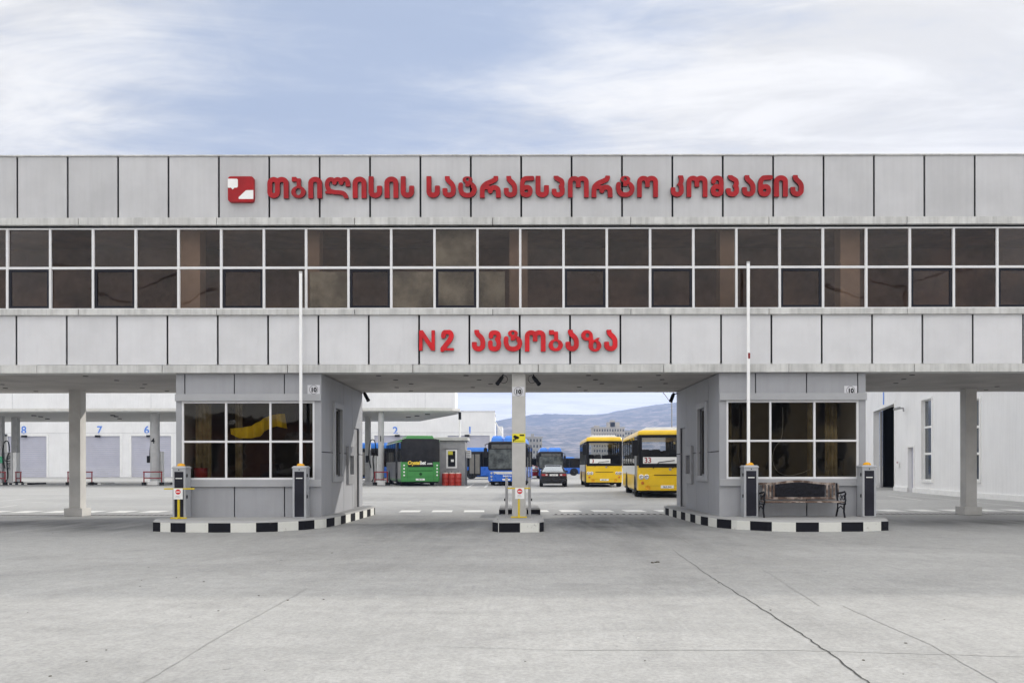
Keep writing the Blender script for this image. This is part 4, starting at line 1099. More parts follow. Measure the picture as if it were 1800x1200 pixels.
q = MB(); q.box(a-.1, b+.1, D-.1, D-.002, d_+.06, d_+.1); q.build('window_hood', STEEL, r)
q = MB(); q.box(PX(818.5, D), PX(827, D), D+.3, D+1.1, PZ(804, D), PZ(790.5, D)); ac = q.build('air_conditioner', WHITE, r, bevel=.02)
q = MB()
for i in range(4):
    for j in range(3): q.box(PX(819.6+j*2.4, D), PX(821.2+j*2.4, D), D+.29, D+.299, PZ(802.5-i*3, D), PZ(800.8-i*3, D))
q.build('grille', BLACK, ac)
for i, px in enumerate((782, 793.5, 805)):
    Dd = 56.0; xc = PX(px, Dd); lab = ['leftmost red steel drum before the kiosk, nearest the green bus', 'middle red steel drum of the three before the kiosk', 'rightmost red steel drum before the kiosk, by the downpipe'][i]
    r = thing('steel_drum', lab, 'drum', (xc, Dd+.24, 0), group='red drums before the kiosk')
    MB().lathe((xc, Dd+.24, 0), [(.21, .0), (.225, .02), (.225, .26), (.235, .28), (.225, .30), (.225, .53), (.235, .55), (.225, .57), (.225, .80), (.215, .82)], 24).build('barrel', DRUMRED, r, smooth=True)
    MB().lathe((xc, Dd+.24, .82), [(.21, 0), (.19, .05), (.05, .08)], 24).build('lid', mat('drum_lid', (.6, .5, .45), .5), r)
    MB().cyl((xc, Dd+.24, .895), .035, .07, n=8).build('bung', BLACK, r)

# ------------------------------------------------------------------ right hand white building
WALLP = [(18.4, 23.45), (18.45, 26), (18.55, 30.3), (18.85, 35.1), (20.0, 43.5), (22.3, 52), (25.5, 60), (26.5, 68)]
rb = thing('white_workshop', 'white workshop with curved wall, open dark doorway and tall narrow windows', 'building', (20, 38, 0))
def ray_hit(px):
    k = (px-CX)/F
    for a, b in zip(WALLP, WALLP[1:]):
        # point a+t(b-a) with x = k*y
        dx, dy = b[0]-a[0], b[1]-a[1]; den = dx-k*dy
        if abs(den) < 1e-9: continue
        t_ = (k*a[1]-a[0])/den
        if -1e-6 <= t_ <= 1+1e-6: return (a[0]+dx*t_, a[1]+dy*t_)
HW = 7.6
cuts = [('w', WALLP[-1], ray_hit(1536.5), None)]
def P(px): return ray_hit(px)
sequence = [(1536.5, 1573, 'door'), (1573, 1597, 'w'), (1597, 1606.5, 'small'), (1606.5, 1621, 'w'), (1621, 1638.5, 'win'), (1638.5, 1702, 'w'), (1702, 1722.5, 'win'), (1722.5, 1799, 'w')]
def wallseg(mb, a, b, z0, z1, th=.3, off=0.0):
    dx, dy = b[0]-a[0], b[1]-a[1]; L = math.hypot(dx, dy); nx_, ny_ = dy/L, -dx/L   # outward (towards -x) for a path running towards the camera
    if nx_ > 0: nx_, ny_ = -nx_, -ny_
    o = [(a[0]+nx_*off, a[1]+ny_*off), (b[0]+nx_*off, b[1]+ny_*off), (b[0]-nx_*(th-off), b[1]-ny_*(th-off)), (a[0]-nx_*(th-off), a[1]-ny_*(th-off))]
    mb.plan(o, z0, z1)
def subpath(pa, pb):
    ys = [p for p in WALLP if min(pa[1], pb[1])+.05 < p[1] < max(pa[1], pb[1])-.05]
    ys = sorted(ys, key=lambda p: -p[1]); return [pa]+ys+[pb]
walls = MB(); plinth = MB()
def along(mb, pa, pb, *a):
    s_ = subpath(pa, pb)
    for u_, v_ in zip(s_, s_[1:]): wallseg(mb, u_, v_, *a)
along(walls, WALLP[-1], P(1536.5), 0, HW); along(plinth, P(1573), P(1597), 0, .22, .1, .08); along(plinth, P(1606.5), P(1799), 0, .22, .1, .08); along(plinth, P(1799), WALLP[0], 0, .22, .1, .08)
for a, b, kind in sequence:
    pa, pb = P(a), P(b)
    if kind == 'w': along(walls, pa, pb, 0, HW); continue
    Dm = (pa[1]+pb[1])/2
    if kind == 'door': z0, z1 = 0, PZ(718, Dm)
    elif kind == 'small': z0, z1 = 0, PZ(787, Dm)
    else: z0, z1 = (PZ(845, Dm), PZ(703, Dm))
    if z0 > 0: along(walls, pa, pb, 0, z0)
    along(walls, pa, pb, z1, HW)
    q = MB(); dx, dy = pb[0]-pa[0], pb[1]-pa[1]; L = math.hypot(dx, dy); ux, uy = dx/L, dy/L; f = .10 if kind != 'door' else .16
    a2, b2 = (pa[0]+ux*f, pa[1]+uy*f), (pb[0]-ux*f, pb[1]-uy*f)
    wallseg(q, (pa[0]-ux*f, pa[1]-uy*f), pa, z0-.1 if z0 else 0, z1+f, .08, .04); wallseg(q, pb, (pb[0]+ux*f, pb[1]+uy*f), z0-.1 if z0 else 0, z1+f, .08, .04); wallseg(q, pa, pb, z1, z1+f, .08, .04)
    if z0: wallseg(q, pa, pb, z0-.1, z0, .08, .06)
    q.build({'door': 'doorway_frame', 'small': 'small_door_frame', 'win': 'window_surround'}[kind], WHITE, rb)
    if kind == 'small':
        q = MB(); wallseg(q, pa, pb, 0, z1, .05, -.15); q.build('small_door', SHUTTER, rb)
    if kind == 'win':
        q = MB(); wallseg(q, pa, pb, z0, z1, .012, -.12); wn = q.build('window', mat('pane_dark', (.05, .06, .07), .08, coat=.5), rb)
        q = MB(); H_ = z1-z0
        for fr_ in (0, .33, .66, 1): wallseg(q, pa, pb, z0+H_*fr_-(.05 if fr_ else 0), z0+H_*fr_+(.05 if fr_ < 1 else 0), .05, -.08)
        wallseg(q, pa, (pa[0]+ux*.08, pa[1]+uy*.08), z0, z1, .05, -.081); wallseg(q, (pb[0]-ux*.08, pb[1]-uy*.08), pb, z0, z1, .05, -.081); q.build('glazing_bars', WHITE, wn)
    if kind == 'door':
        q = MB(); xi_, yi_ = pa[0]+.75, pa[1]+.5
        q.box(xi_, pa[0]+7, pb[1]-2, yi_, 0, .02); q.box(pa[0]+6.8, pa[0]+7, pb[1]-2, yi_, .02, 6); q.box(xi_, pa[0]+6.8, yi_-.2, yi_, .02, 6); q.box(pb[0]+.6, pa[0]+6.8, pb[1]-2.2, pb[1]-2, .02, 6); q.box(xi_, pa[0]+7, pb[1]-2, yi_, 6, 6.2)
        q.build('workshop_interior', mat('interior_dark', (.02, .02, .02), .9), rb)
        q = MB(); wallseg(q, (pa[0]+ux*.0, pa[1]+uy*.0), (pa[0]+ux*.5, pa[1]+uy*.5), 0, z1, .08, -.32); q.build('door_leaf', STEEL, rb)
along(walls, P(1799), WALLP[0], 0, HW)
walls.build('wall', WHITEWALL, rb); plinth.build('plinth', WHITE, rb)
q = MB(); q.plan([(p[0]+.3, p[1]) for p in WALLP]+[(45, 60), (45, 23.45)], HW-.3, HW-.05); q.box(WALLP[0][0]+.31, 45, 23.45, 23.75, 0, HW-.31); q.build('roof', WHITEWALL, rb)
q = MB(); pa = P(1555); q.box(pa[0]-.07, pa[0]-.04, pa[1]-.02, pa[1]+.05, PZ(712, pa[1]), PZ(690, pa[1])); q.build('blue_stripe', BLUENUM, rb)
q = MB(); pa = P(1580); q.box(pa[0]-.13, pa[0]-.06, pa[1]-.2, pa[1]+.02, 1.0+.25, 1.55, 0); q.box(pa[0]-.14, pa[0]-.131, pa[1]-.15, pa[1]-.05, 1.45, 1.52, 1); q.build('switch_box', [WHITE, REDPAINT], rb)
pa = P(1592)
r = thing('security_camera', 'small camera on a bracket high on the white workshop wall', 'camera', (pa[0], pa[1], PZ(720, pa[1])), group='black security cameras')
q = MB(); q.tube([(pa[0]-.75, pa[1]-.4, PZ(721, pa[1])), (pa[0]-.35, pa[1]-.1, PZ(718, pa[1]))], .07, 10); q.build('housing', STEEL, r)
q = MB(); q.tube([(pa[0]-.4, pa[1]-.1, PZ(719, pa[1])), (pa[0]-.12, pa[1], PZ(718, pa[1])), (pa[0]-.1, pa[1], PZ(724, pa[1]))], .04, 8); q.build('bracket', STEEL, r)

# ------------------------------------------------------------------ vehicles
def rrp(W, L, r, n=5, inset=0):
    o = []; x0, x1, y0, y1 = -W/2+inset, W/2-inset, inset, L-inset
    for cx_, cy_, a0 in ((x1-r, y1-r, 0), (x0+r, y1-r, 90), (x0+r, y0+r, 180), (x1-r, y0+r, 270)):
        for i in range(n+1): a = R(a0+90*i/n); o.append((cx_+r*math.cos(a), cy_+r*math.sin(a)))
    return o


def wheel(par, x, y, rad, wd, side):
    q = MB(); s = side
    q.lathe((x-s*wd, y, rad), [(rad*.6, 0), (rad*.97, 0), (rad, s*.04), (rad, s*(wd-.04)), (rad*.95, s*wd), (rad*.62, s*wd)], 28, axis='x')
    wh = q.build('wheel', TYRE, par, world=False, smooth=True)
    q = MB(); q.lathe((x-s*.02, y, rad), [(rad*.60, 0), (rad*.58, s*.015), (rad*.35, -s*.04), (rad*.18, s*.02), (.01, s*.02)], 20, axis='x'); q.build('rim', STEEL, wh, world=False, smooth=True)


def bus(label, loc, rz, W, L, H, style, group, wheels=(2.0, 7.0), zw=(1.25, 2.6), **kw):
    r = thing('parked_bus', label, 'bus', loc, rz, group)
    low = {'yellow': BUSYEL, 'blue': BUSBLUE, 'green': BUSGREEN}[style]
    zl = .30; z0, z1 = zw; rc = .18
    q = MB(); P0 = rrp(W, L, rc)
    q.rings([[(p[0]*.985, p[1]*.997+.01, zl) for p in P0], [(p[0], p[1], zl+.12) for p in P0], [(p[0], p[1], z0) for p in P0]])
    bodyq = q
    side_m = {'yellow': BUSWHITE, 'blue': BLACK, 'green': BUSGREY}[style]
    if style in ('yellow', 'green'):            # side skin of another colour
        q = MB()
        for s in (-1, 1): q.box(min(s*W/2, s*(W/2+.006)), max(s*W/2, s*(W/2+.006)), .35, L-.3, .45 if style == 'green' else .95, z0)
        q.build('side_panel', side_m, r, world=False)
    q = MB()
    tops = [(0, z1), (0, H-.16), (.03, H-.07), (.10, H-.015), (.25, H)]
    q.rings([[(p[0]*(1-2*i_/W), p[1]*(1-2*i_/L)+i_, zz_) for p in P0] for i_, zz_ in tops])
    roof_m = {'yellow': BUSYEL, 'blue': BLACK, 'green': BUSGREEN}[style]
    q.build('roof', roof_m, r, world=False, smooth=True)
    # pillars between lower body and roof
    q = bodyq; n = 5; k0 = len(q.f)
    for sx_, sy_ in ((-1, 0), (1, 0), (-1, 1), (1, 1)):
        cx_ = sx_*(W/2-rc); cy_ = rc if sy_ == 0 else L-rc; a0 = {(-1, 0): 180, (1, 0): 270, (-1, 1): 90, (1, 1): 0}[(sx_, sy_)]
        o = [(cx_+rc*math.cos(R(a0+90*i/n)), cy_+rc*math.sin(R(a0+90*i/n))) for i in range(n+1)]; i_ = [(cx_+(rc-.07)*math.cos(R(a0+90*i/n)), cy_+(rc-.07)*math.sin(R(a0+90*i/n))) for i in range(n, -1, -1)]
        q.plan(o+i_, z0, z1)
    nb = int(L/1.5); ys = [rc+(L-2*rc)*i/nb for i in range(nb+1)]
    for s in (-1, 1):
        for yy in ys[1:-1]: q.box(min(s*W/2, s*(W/2-.06)), max(s*W/2, s*(W/2-.06)), yy-.05, yy+.05, z0, z1)
    for i_ in range(k0, len(q.f)): q.m[i_] = 1
    q.build('body', [low, BLACK if style != 'yellow' else mat('bus_dark_pillar', (.05, .05, .05), .5)], r, world=False, smooth=True)
    for s in (-1, 1):
        for i in range(nb):
            q = MB(); xx = s*(W/2-.015); q.box(min(xx, xx-s*.01), max(xx, xx-s*.01), ys[i]+.05, ys[i+1]-.05, z0, z1); q.build('side_window', GLASSD if style != 'yellow' else GLASSV, r, world=False)
    q = MB(); q.box(-W/2+.1, W/2-.1, .05, L-.05, zl+.3, zl+.33); q.box(-W/2+.08, W/2-.08, .2, L-.2, .2, zl+.1); q.build('chassis', BLACK, r, world=False)
    # seats
    if style == 'yellow':
        for yy in (1.2, 2.6, 4.0, 5.4):
            for xx in (-.75, -.3, .45, .85):
                q = MB(); q.box(xx-.19, xx+.19, yy, yy+.4, zl+.33, zl+.95); q.front(rr(xx-.2, xx+.2, zl+.9, zl+1.75, .1), yy+.36, yy+.44); q.build('seat', SEATM, r, world=False)
    for yy in wheels:
        for s in (-1, 1):
            wheel(r, s*(W/2-.01), yy, .46, .28, s)
            q = MB(); n = 14; R_ = .56; pts = [(yy+R_*math.cos(R(180*i/n)), .46+R_*math.sin(R(180*i/n))) for i in range(n+1)]+[(yy-R_, .22), (yy+R_, .22)]
            q.side(pts, s*(W/2-.30), s*(W/2+.008)); q.build('wheel_arch', BLACK, r, world=False)
            rim = None
    # wheels stand just proud of the black arches
    for ch in r.children:
        if ch.name.startswith('wheel') and not ch.name.startswith('wheel_arch'):
            pass
    # front or rear end at y = 0
    if style == 'yellow':
        q = MB(); q.front(rr(-W/2+.12, W/2-.12, z0+.06, z1-.02, .1), .0, .03); 
        q.build('windscreen', GLASSV, r, world=False)
        q = MB(); a_, b_, c_, d_ = -W/2+.03, W/2-.03, z0-.08, z1+.03
        for t_ in ((a_, a_+.13, c_, d_), (b_-.13, b_, c_, d_), (a_+.13, b_-.13, c_, c_+.16), (a_+.13, b_-.13, d_-.12, d_)): q.box(t_[0], t_[1], -.018, .004, t_[2], t_[3])
        q.build('windscreen_surround', BLACK, r, world=False, bevel=.01)
        q = MB(); q.front(rr(-W/2+.22, W/2-.75, z0+.09, z0+.36, .02), -.006, -.003, 0); put_text(q, kw.get('num', '3'), -W/2+.42, -.008, z0+.12, .23, .02, 1); q.build('route_board', [WHITE, TAILRED], r, world=False)
        q = MB()
        for xx in (-.45, .35): q.tube([(xx-.15, -.05, z0-.12), (xx+.1, -.06, z0+.14), (xx+.75, -.04, z0+.22)], .018, 6)
        q.build('wiper', BLACK, r, world=False)
        for s in (-1, 1):
            for xx in (.98, .78):
                q = MB(); q.lathe((s*(W/2*.90*xx), .02, .87), [(.095, 0), (.105, -.035), (.085, -.045), (.07, -.025), (.01, -.02)], 18, axis='y'); q.build('headlight', [CHROME], r, world=False, smooth=True)
            q = MB(); q.cyl((s*(W/2-.20), .0, .62), .065, -.03, 'y', 14); q.build('indicator', mat('indicator_orange', (.55, .16, .02), .3), r, world=False)
            q = MB(); q.lathe((s*(W/2-.42), .01, .42), [(.10, 0), (.11, -.025), (.08, -.03), (.05, -.01)], 16, axis='y'); q.build('fog_lamp', AMBER, r, world=False)
            q = MB(); q.tube([(s*(W/2-.02), .05, z1-.12), (s*(W/2+.12), -.12, z1-.1), (s*(W/2+.12), -.14, z1-.25)], .02, 6); mr = q.build('mirror_arm', BLACK, r, world=False)
            q = MB(); q.front(rr(s*(W/2+.12)-.12, s*(W/2+.12)+.12, z1-.85, z1-.2, .07), -.2, -.1); q.build('mirror', BLACK, mr, world=False)
        q = MB(); q.box(-.55, .55, -.012, .004, .93, .96); q.box(-W/2+.3, W/2-.3, -.006, .004, .50, .505); q.build('grille_slot', BLACK, r, world=False)
        q = MB(); q.box(-.27, .27, -.016, -.004, .40, .52, 0); put_text(q, kw.get('plate', 'BUS 044'), 0, -.018, .425, .07, .015, 1); q.build('number_plate', [WHITE, BLACK], r, world=False)
        q = MB(); q.cyl((.12, .0, z0-.15), .06, -.012, 'y', 14); q.build('badge', STEEL, r, world=False)
        q = MB(); q.rings([[(-W/2+.3, .5, H-.02), (W/2-.3, .5, H-.02), (W/2-.3, 2.8, H-.02), (-W/2+.3, 2.8, H-.02)], [(-W/2+.4, .62, H+.13), (W/2-.4, .62, H+.13), (W/2-.4, 2.7, H+.13), (-W/2+.4, 2.7, H+.13)]]); q.build('roof_hatch', BUSWHITE, r, world=False, bevel=.02)
        q = MB(); q.box(-W/2-.012, -W/2-.007, .45, 1.45, .4, z1, 0); q.build('front_door', kw.get('door', BUSGREY), r, world=False)
    if style == 'blue':
        q = MB(); q.front(rr(-W/2+.06, W/2-.06, z0-.1, z1-.30, .12), -.012, -.007); q.build('windscreen', mat('bus_windscreen', (.075, .085, .085), .12, var=.75, scale=1.6, coat=.5), r, world=False)  # mottled grey base colour stands in for reflections on the windscreen
        q = MB(); q.front(rr(-W/2+.02, W/2-.02, z0-.22, H-.12, .15), -.006, .03); q.build('front_mask', BLACK, r, world=False)
        q = MB(); q.front(rr(-W/2+.25, W/2-.25, z1-.25, H-.2, .04), -.018, -.010); q.build('destination_display', mat('display', (.09, .09, .085), .3), r, world=False)
        q = MB(); q.front([(-.95, .95), (.95, .95), (.62, .78), (-.62, .78)], -.012, .0, 0); q.build('white_flash', BUSWHITE, r, world=False)
        q = MB(); put_text(q, kw.get('txt', 'MAN'), 0.05, -.008, .60, .12, .02, xscale=1.6)
        if q.v: q.build('lettering', WHITE, r, world=False)
        q = MB(); q.box(-.27, .27, -.016, -.001, .36, .47); q.build('number_plate', WHITE, r, world=False)
        for s in (-1, 1):
            q = MB()
            for zz_, rr2 in ((.86, .075), (.62, .07), (.42, .06)): q.cyl((s*(W/2-.25), .0, zz_), rr2, -.02, 'y', 14)
            q.cyl((s*(W/2-.45), 0, .84), .07, -.02, 'y', 14); q.build('headlight', CHROME, r, world=False)
            q = MB(); q.tube([(s*(W/2-.05), .05, z1+.1), (s*(W/2+.16), -.2, z1), (s*(W/2+.14), -.22, z1-.3)], .03, 6); mr = q.build('mirror_arm', BLACK, r, world=False)
            q = MB(); q.front(rr(s*(W/2+.13)-.11, s*(W/2+.13)+.11, z1-.85, z1-.2, .08), -.3, -.18); q.build('mirror', BLACK, mr, world=False)
        # roof housings
        q = MB(); hh = kw.get('pod', .42); L2_ = kw.get('podl', L-3)
        for (a_, b_) in ((-W/2+.12, -W/2+.95), (-W/2+1.0, W/2-.12)): q.rings([[(a_, .9, H-.02), (b_, .9, H-.02), (b_, L2_, H-.02), (a_, L2_, H-.02)], [(a_+.05, 1.0, H+hh*.6), (b_-.05, 1.0, H+hh*.6), (b_-.05, L2_-.1, H+hh*.6), (a_+.05, L2_-.1, H+hh*.6)], [(a_+.15, 1.2, H+hh), (b_-.15, 1.2, H+hh), (b_-.15, L2_-.5, H+hh), (a_+.15, L2_-.5, H+hh)]])
        q.build('roof_housing', mat('bus_pod_blue', (.025, .20, .72), .35, coat=.3), r, world=False, bevel=.04)
        for s in (-1, 1):     # doors
            for yy in (L*.30, L*.62):
                q = MB(); xx = s*(W/2+.009); q.box(min(xx, xx+s*.01), max(xx, xx+s*.01), yy-.6, yy+.6, .36, z1, 0)
                dr = q.build('door', BLACK, r, world=False)
                q = MB(); xx = s*(W/2+.022)
                for a_ in (-.5, .06): q.box(min(xx, xx+s*.006), max(xx, xx+s*.006), yy+a_, yy+a_+.44, .55, z1-.12)
                q.build('pane', mat('door_pane', (.20, .19, .17), .15), dr, world=False)
    if style == 'green':
        q = MB(); q.front([(-W/2+.06, z0-.02), (W/2-.06, z0-.02), (W/2-.06, z1+.15), (W/2-.3, z1+.2), (-W/2+.3, z1+.2), (-W/2+.06, z1+.15)], -.012, .02); q.build('rear_window', mat('rear_glass', (.018, .018, .02), .12, coat=.6, var=.3, scale=2), r, world=False)
        q = MB(); q.front([(-W/2+.45, z0-.35), (W/2-.45, z0-.35), (W/2-.5, z0+.16), (-W/2+.5, z0+.16)], -.018, -.012); bd = q.build('advert_board', BLACK, r, world=False)
        q = MB(); put_text(q, 'Crystal', -.06, -.022, z0-.18, .26, .045, 0, shear=.2, align='RIGHT', xscale=.85); put_text(q, 'bet', -.05, -.022, z0-.18, .26, .045, 1, shear=.2, align='LEFT', xscale=.85); put_text(q, '.com', .40, -.022, z0-.18, .15, .03, 1, align='LEFT', xscale=.95); q.build('lettering', [mat('letter_gold', (.85, .60, .06), .5), WHITE], bd, world=False)
        q = MB(); q.box(-W/2+.5, W/2-.5, -.012, .004, z0-.62, z0-.58); q.box(-.02, .02, -.012, .004, .62, .66)
        q.box(-W/2+.42, -W/2+.43, -.006, .004, .35, z0-.36); q.box(W/2-.43, W/2-.42, -.006, .004, .35, z0-.36); q.box(-W/2+.1, W/2-.1, -.006, .004, .62, .63); q.cyl((0, 0, .80), .10, -.012, 'y', 12); q.build('engine_cover_lines', mat('dark_green', (.012, .06, .015), .5), r, world=False)
        for s in (-1, 1):
            for j in range(4):
                q = MB(); q.cyl((s*(W/2-.20), .0, z0-.24-.22*j), .055, -.025, 'y', 14); q.build('tail_light', WHITE, r, world=False)
        q = MB(); q.box(-.33, .27, -.03, -.008, .38, .50, 0); put_text(q, 'TM 174', -.03, -.032, .405, .07, .012, 1); q.build('number_plate', [WHITE, BLACK], r, world=False)
        q = MB(); q.rings([[(-W/2+.32, .25, H-.02), (W/2-.32, .25, H-.02), (W/2-.32, 3.2, H-.02), (-W/2+.32, 3.2, H-.02)], [(-W/2+.45, .3, H+.25), (W/2-.45, .3, H+.25), (W/2-.45, 3.0, H+.25), (-W/2+.45, 3.0, H+.25)]]); q.build('roof_unit', BUSGREEN, r, world=False, bevel=.04)
        q = MB(); q.box(-W/2+.05, W/2-.05, .3, L-.3, H-.01, H+.03); q.build('roof_top', BUSWHITE, r, world=False)
        q = MB(); q.box(-W/2-.012, -W/2-.007, 2.2, 3.6, .4, z1); q.build('door', BLACK, r, world=False)
    for ch in list(r.children):     # push tyres a little proud of the arches
        if ch.name.split('.')[0] == 'wheel':
            sx_ = 1 if sum(v.co.x for v in ch.data.vertices) > 0 else -1
            for v in ch.data.vertices: v.co.x += sx_*.03
            for c2 in ch.children:
                for v in c2.data.vertices: v.co.x += sx_*.03
    return r


def face_to(x_corner_left, y, W, rz):
    """world location of the local origin (middle of the near end) from the near left corner"""
    return (x_corner_left+math.cos(rz)*W/2, y+math.sin(rz)*W/2, 0)

rz = R(-3.6); bus('nearest yellow bus with route board 33, cut off by the right booth', face_to(PX(1121, 34.5), 34.5, 2.45, rz), rz, 2.45, 9.6, 2.84, 'yellow', 'yellow buses behind the gateway', (1.3, 6.6), (1.34, 2.6), num='33', plate='BUS 044')
rz = R(-1.8); bus('farther yellow bus with route board 3, right of the black car', face_to(PX(1030.5, 51.5), 51.5, 2.25, rz), rz, 2.25, 9.0, 3.14, 'yellow', 'yellow buses behind the gateway', (1.2, 6.2), (1.40, 2.85), num='3', plate='BUS 051', door=BLACK)
rz = R(-3.5); bus('blue bus facing the camera right behind the centre column', face_to(PX(857.5, 55.5), 55.5, 2.5, rz), rz, 2.5, 12, 2.98, 'blue', 'blue buses behind the gateway', (2.6, 8.4), (1.25, 2.75))
rz = R(0); bus('blue bus facing the camera farther off, behind the black car', face_to(PX(947, 84), 84, 2.5, rz), rz, 2.5, 12, 2.78, 'blue', 'blue buses behind the gateway', (2.6, 8.4), (1.2, 2.55), txt=' ')
rz = R(90); bus('blue bus parked side on between the kiosk and the centre column', (PX(793, 84), 84, 0), R(-90), 2.5, 8.2, 2.78, 'blue', 'blue buses behind the gateway', (2.1, 6.4), (1.25, 2.62), txt=' ', pod=.40, podl=4)
rz = R(-90); bus('blue bus parked side on behind the canopy column numbered 1', (PX(578, 76), 76, 0), R(-90), 2.5, 12, 2.95, 'blue', 'blue buses behind the gateway', (2.6, 8.6), (1.25, 2.7), txt=' ', pod=.5, podl=10)
rz = R(90); bus('dark blue bus parked side on far behind, between the black car and yellow buses', (PX(1021, 112), 112, 0), rz, 2.5, 12, 2.35, 'blue', 'blue buses behind the gateway', (1.0, 8.6), (1.05, 2.2), txt=' ', pod=.15, podl=5)
rz = R(14); bus('green bus seen from behind with gold and white advert lettering', face_to(PX(705, 54.6), 54.6, 2.6, rz), rz, 2.6, 11, 3.12, 'green', None, (2.9, 8.4), (1.62, 2.95))


def car(label, loc, rz, body, paint_tail=True):
    r = thing('parked_car', label, 'car', loc, rz, 'parked cars behind the gateway')
    # stations along y (rear at 0): y, half width, z low, z belt
    st_ = [(0, .70, .42, .80), (.05, .80, .30, .90), (.35, .85, .22, .95), (.9, .86, .20, .98), (1.6, .87, .20, .97), (2.6, .87, .20, .95), (3.3, .86, .20, .90), (4.0, .83, .22, .82), (4.4, .76, .28, .70), (4.5, .62, .38, .60)]
    rs = []
    for yy, hw_, zl, zb_ in st_:
        zm_ = (zl+zb_)/2
        half = [(0, zl), (hw_*.82, zl), (hw_*.96, zl+.08), (hw_, zm_), (hw_*.97, zb_-.12), (hw_*.88, zb_-.02), (hw_*.6, zb_+.015), (0, zb_+.03)]
        rs.append([(a, yy, b) for a, b in half]+[(-a, yy, b) for a, b in reversed(half[1:-1])])
    q = MB(); q.rings(rs); q.build('body', body, r, world=False, smooth=True)
    # greenhouse
    gs = [(.55, .74, .62, .96, .965), (1.25, .80, .53, .97, 1.31), (1.7, .80, .55, .97, 1.37), (2.4, .80, .56, .97, 1.36), (2.85, .80, .55, .96, 1.29), (3.55, .76, .62, .93, .935)]
    rs = [[(-a, yy, z0), (-b, yy, z1), (b, yy, z1), (a, yy, z0)] for yy, a, b, z0, z1 in gs]
    q = MB(); q.rings(rs); q.build('cabin_glass', mat('car_glass', (.30, .33, .36), .10, .7), r, world=False, smooth=False)
    q = MB(); q.rings([[(-.55, yy, z1-.02), (-.45, yy, z1+.035), (.45, yy, z1+.035), (.55, yy, z1-.02)] for yy, a, b, z0, z1 in gs[1:5]])
    for s in (-1, 1):
        for (ya, za, yb_, zb_) in ((.58, .965, 1.27, 1.32), (1.9, .97, 1.95, 1.35), (3.5, .94, 2.83, 1.29)):
            q.tube([(s*.76, ya, za), (s*.55, yb_, zb_)], .035, 6)
    q.build('roof', body, r, world=False)
    for yy in (.95, 3.65):
        for s in (-1, 1): wheel(r, s*.865, yy, .31, .20, s)
    for s in (-1, 1):
        q = MB(); q.front(rr(min(s*.36, s*.78), max(s*.36, s*.78), .70, .83, .03), -.012, .10); tl = q.build('tail_light', TAILRED, r, world=False)
        q = MB(); q.box(min(s*.40, s*.52), max(s*.40, s*.52), -.016, -.011, .73, .80); q.build('reversing_lens', WHITE, tl, world=False)
        q = MB(); q.box(min(s*.88, s*1.02), max(s*.88, s*1.02), 3.05, 3.2, .90, 1.02); q.build('mirror', body, r, world=False, bevel=.02)
    q = MB(); q.box(-.26, .26, -.014, .01, .70, .81, 0); put_text(q, 'AB 170', 0, -.016, .72, .07, .012, 1); q.build('number_plate', [WHITE, BLACK], r, world=False)
    q = MB(); q.front(rr(-.84, .84, .30, .52, .06), -.04, .12); q.build('bumper', body, r, world=False, bevel=.02)
    q = MB(); q.front(rr(-.55, .55, .93, .955, .01), .02, .10); q.build('boot_trim', CHROME, r, world=False)
    return r
car('black saloon car seen from behind, in the middle of the yard', (PX(973.5, 52), 52, 0), R(-1), CARBLACK)
car('small red car far back left of the black car', (PX(940, 88), 88, 0), R(20), CARRED)

# ------------------------------------------------------------------ far apartment blocks
BK = [mat('block_beige', (.42, .39, .35), .9, var=.12, scale=.1), mat('block_grey', (.36, .35, .33), .9, var=.12, scale=.1)]
def block(label, px0, px1, pyt, D, depth, bays, mt, roofbits=()):
    xa, xb = PX(px0, D), PX(px1, D); zt_ = PZ(pyt, D)
    r = thing('apartment_block', label, 'building', ((xa+xb)/2, D, 0), group='far apartment blocks')
    MB().box(xa, xb, D, D+depth, 0, zt_).build('wall', mt, r)
    fl = max(2, int(zt_/3.0)); w_ = (xb-xa)/bays; n = 0
    b_ = MB()
    for f in range(fl):
        for k_ in range(bays):
            x_ = xa+w_*k_; z_ = zt_-3.0*(f+1)+.9
            if z_ < .5: continue
            MB().box(x_+w_*.22, x_+w_*.72, D-.05, D-.01, z_, z_+1.4).build('window', mat('far_window', (.05, .055, .06), .3), r)
            if k_ % 2 == 0: b_.box(x_+w_*.08, x_+w_*.9, D-1.1, D-.06, z_-.9, z_+.1)
    b_.build('balconies', mt, r)
    rb_ = MB(); rb_.box(xa-.3, xb+.3, D-.3, D+depth+.3, zt_, zt_+.5)
    for a, b, h in roofbits: rb_.box(xa+(xb-xa)*a, xa+(xb-xa)*b, D+1, D+5, zt_+.5, zt_+h)
    rb_.build('roof', mt, r)
block('far grey apartment block just right of the centre column', 925, 953, 769, 420, 14, 5, BK[1], ((.3, .5, 2.0),))
block('far beige block with rooftop huts above the farther yellow bus', 1043, 1098, 752, 480, 14, 12, BK[0], ((.05, .2, 1.4), (.45, .85, 3.4), (.55, .7, 4.6)))
block('far grey block right of the hut topped one', 1098, 1128, 758, 520, 14, 6, BK[1], ((.4, .6, 1.2),))
block('low far pale building beyond the blue buses', 990, 1012, 810, 330, 20, 6, BK[0])
block('low far grey building beyond the parked buses', 1008, 1024, 813, 360, 20, 4, BK[1])

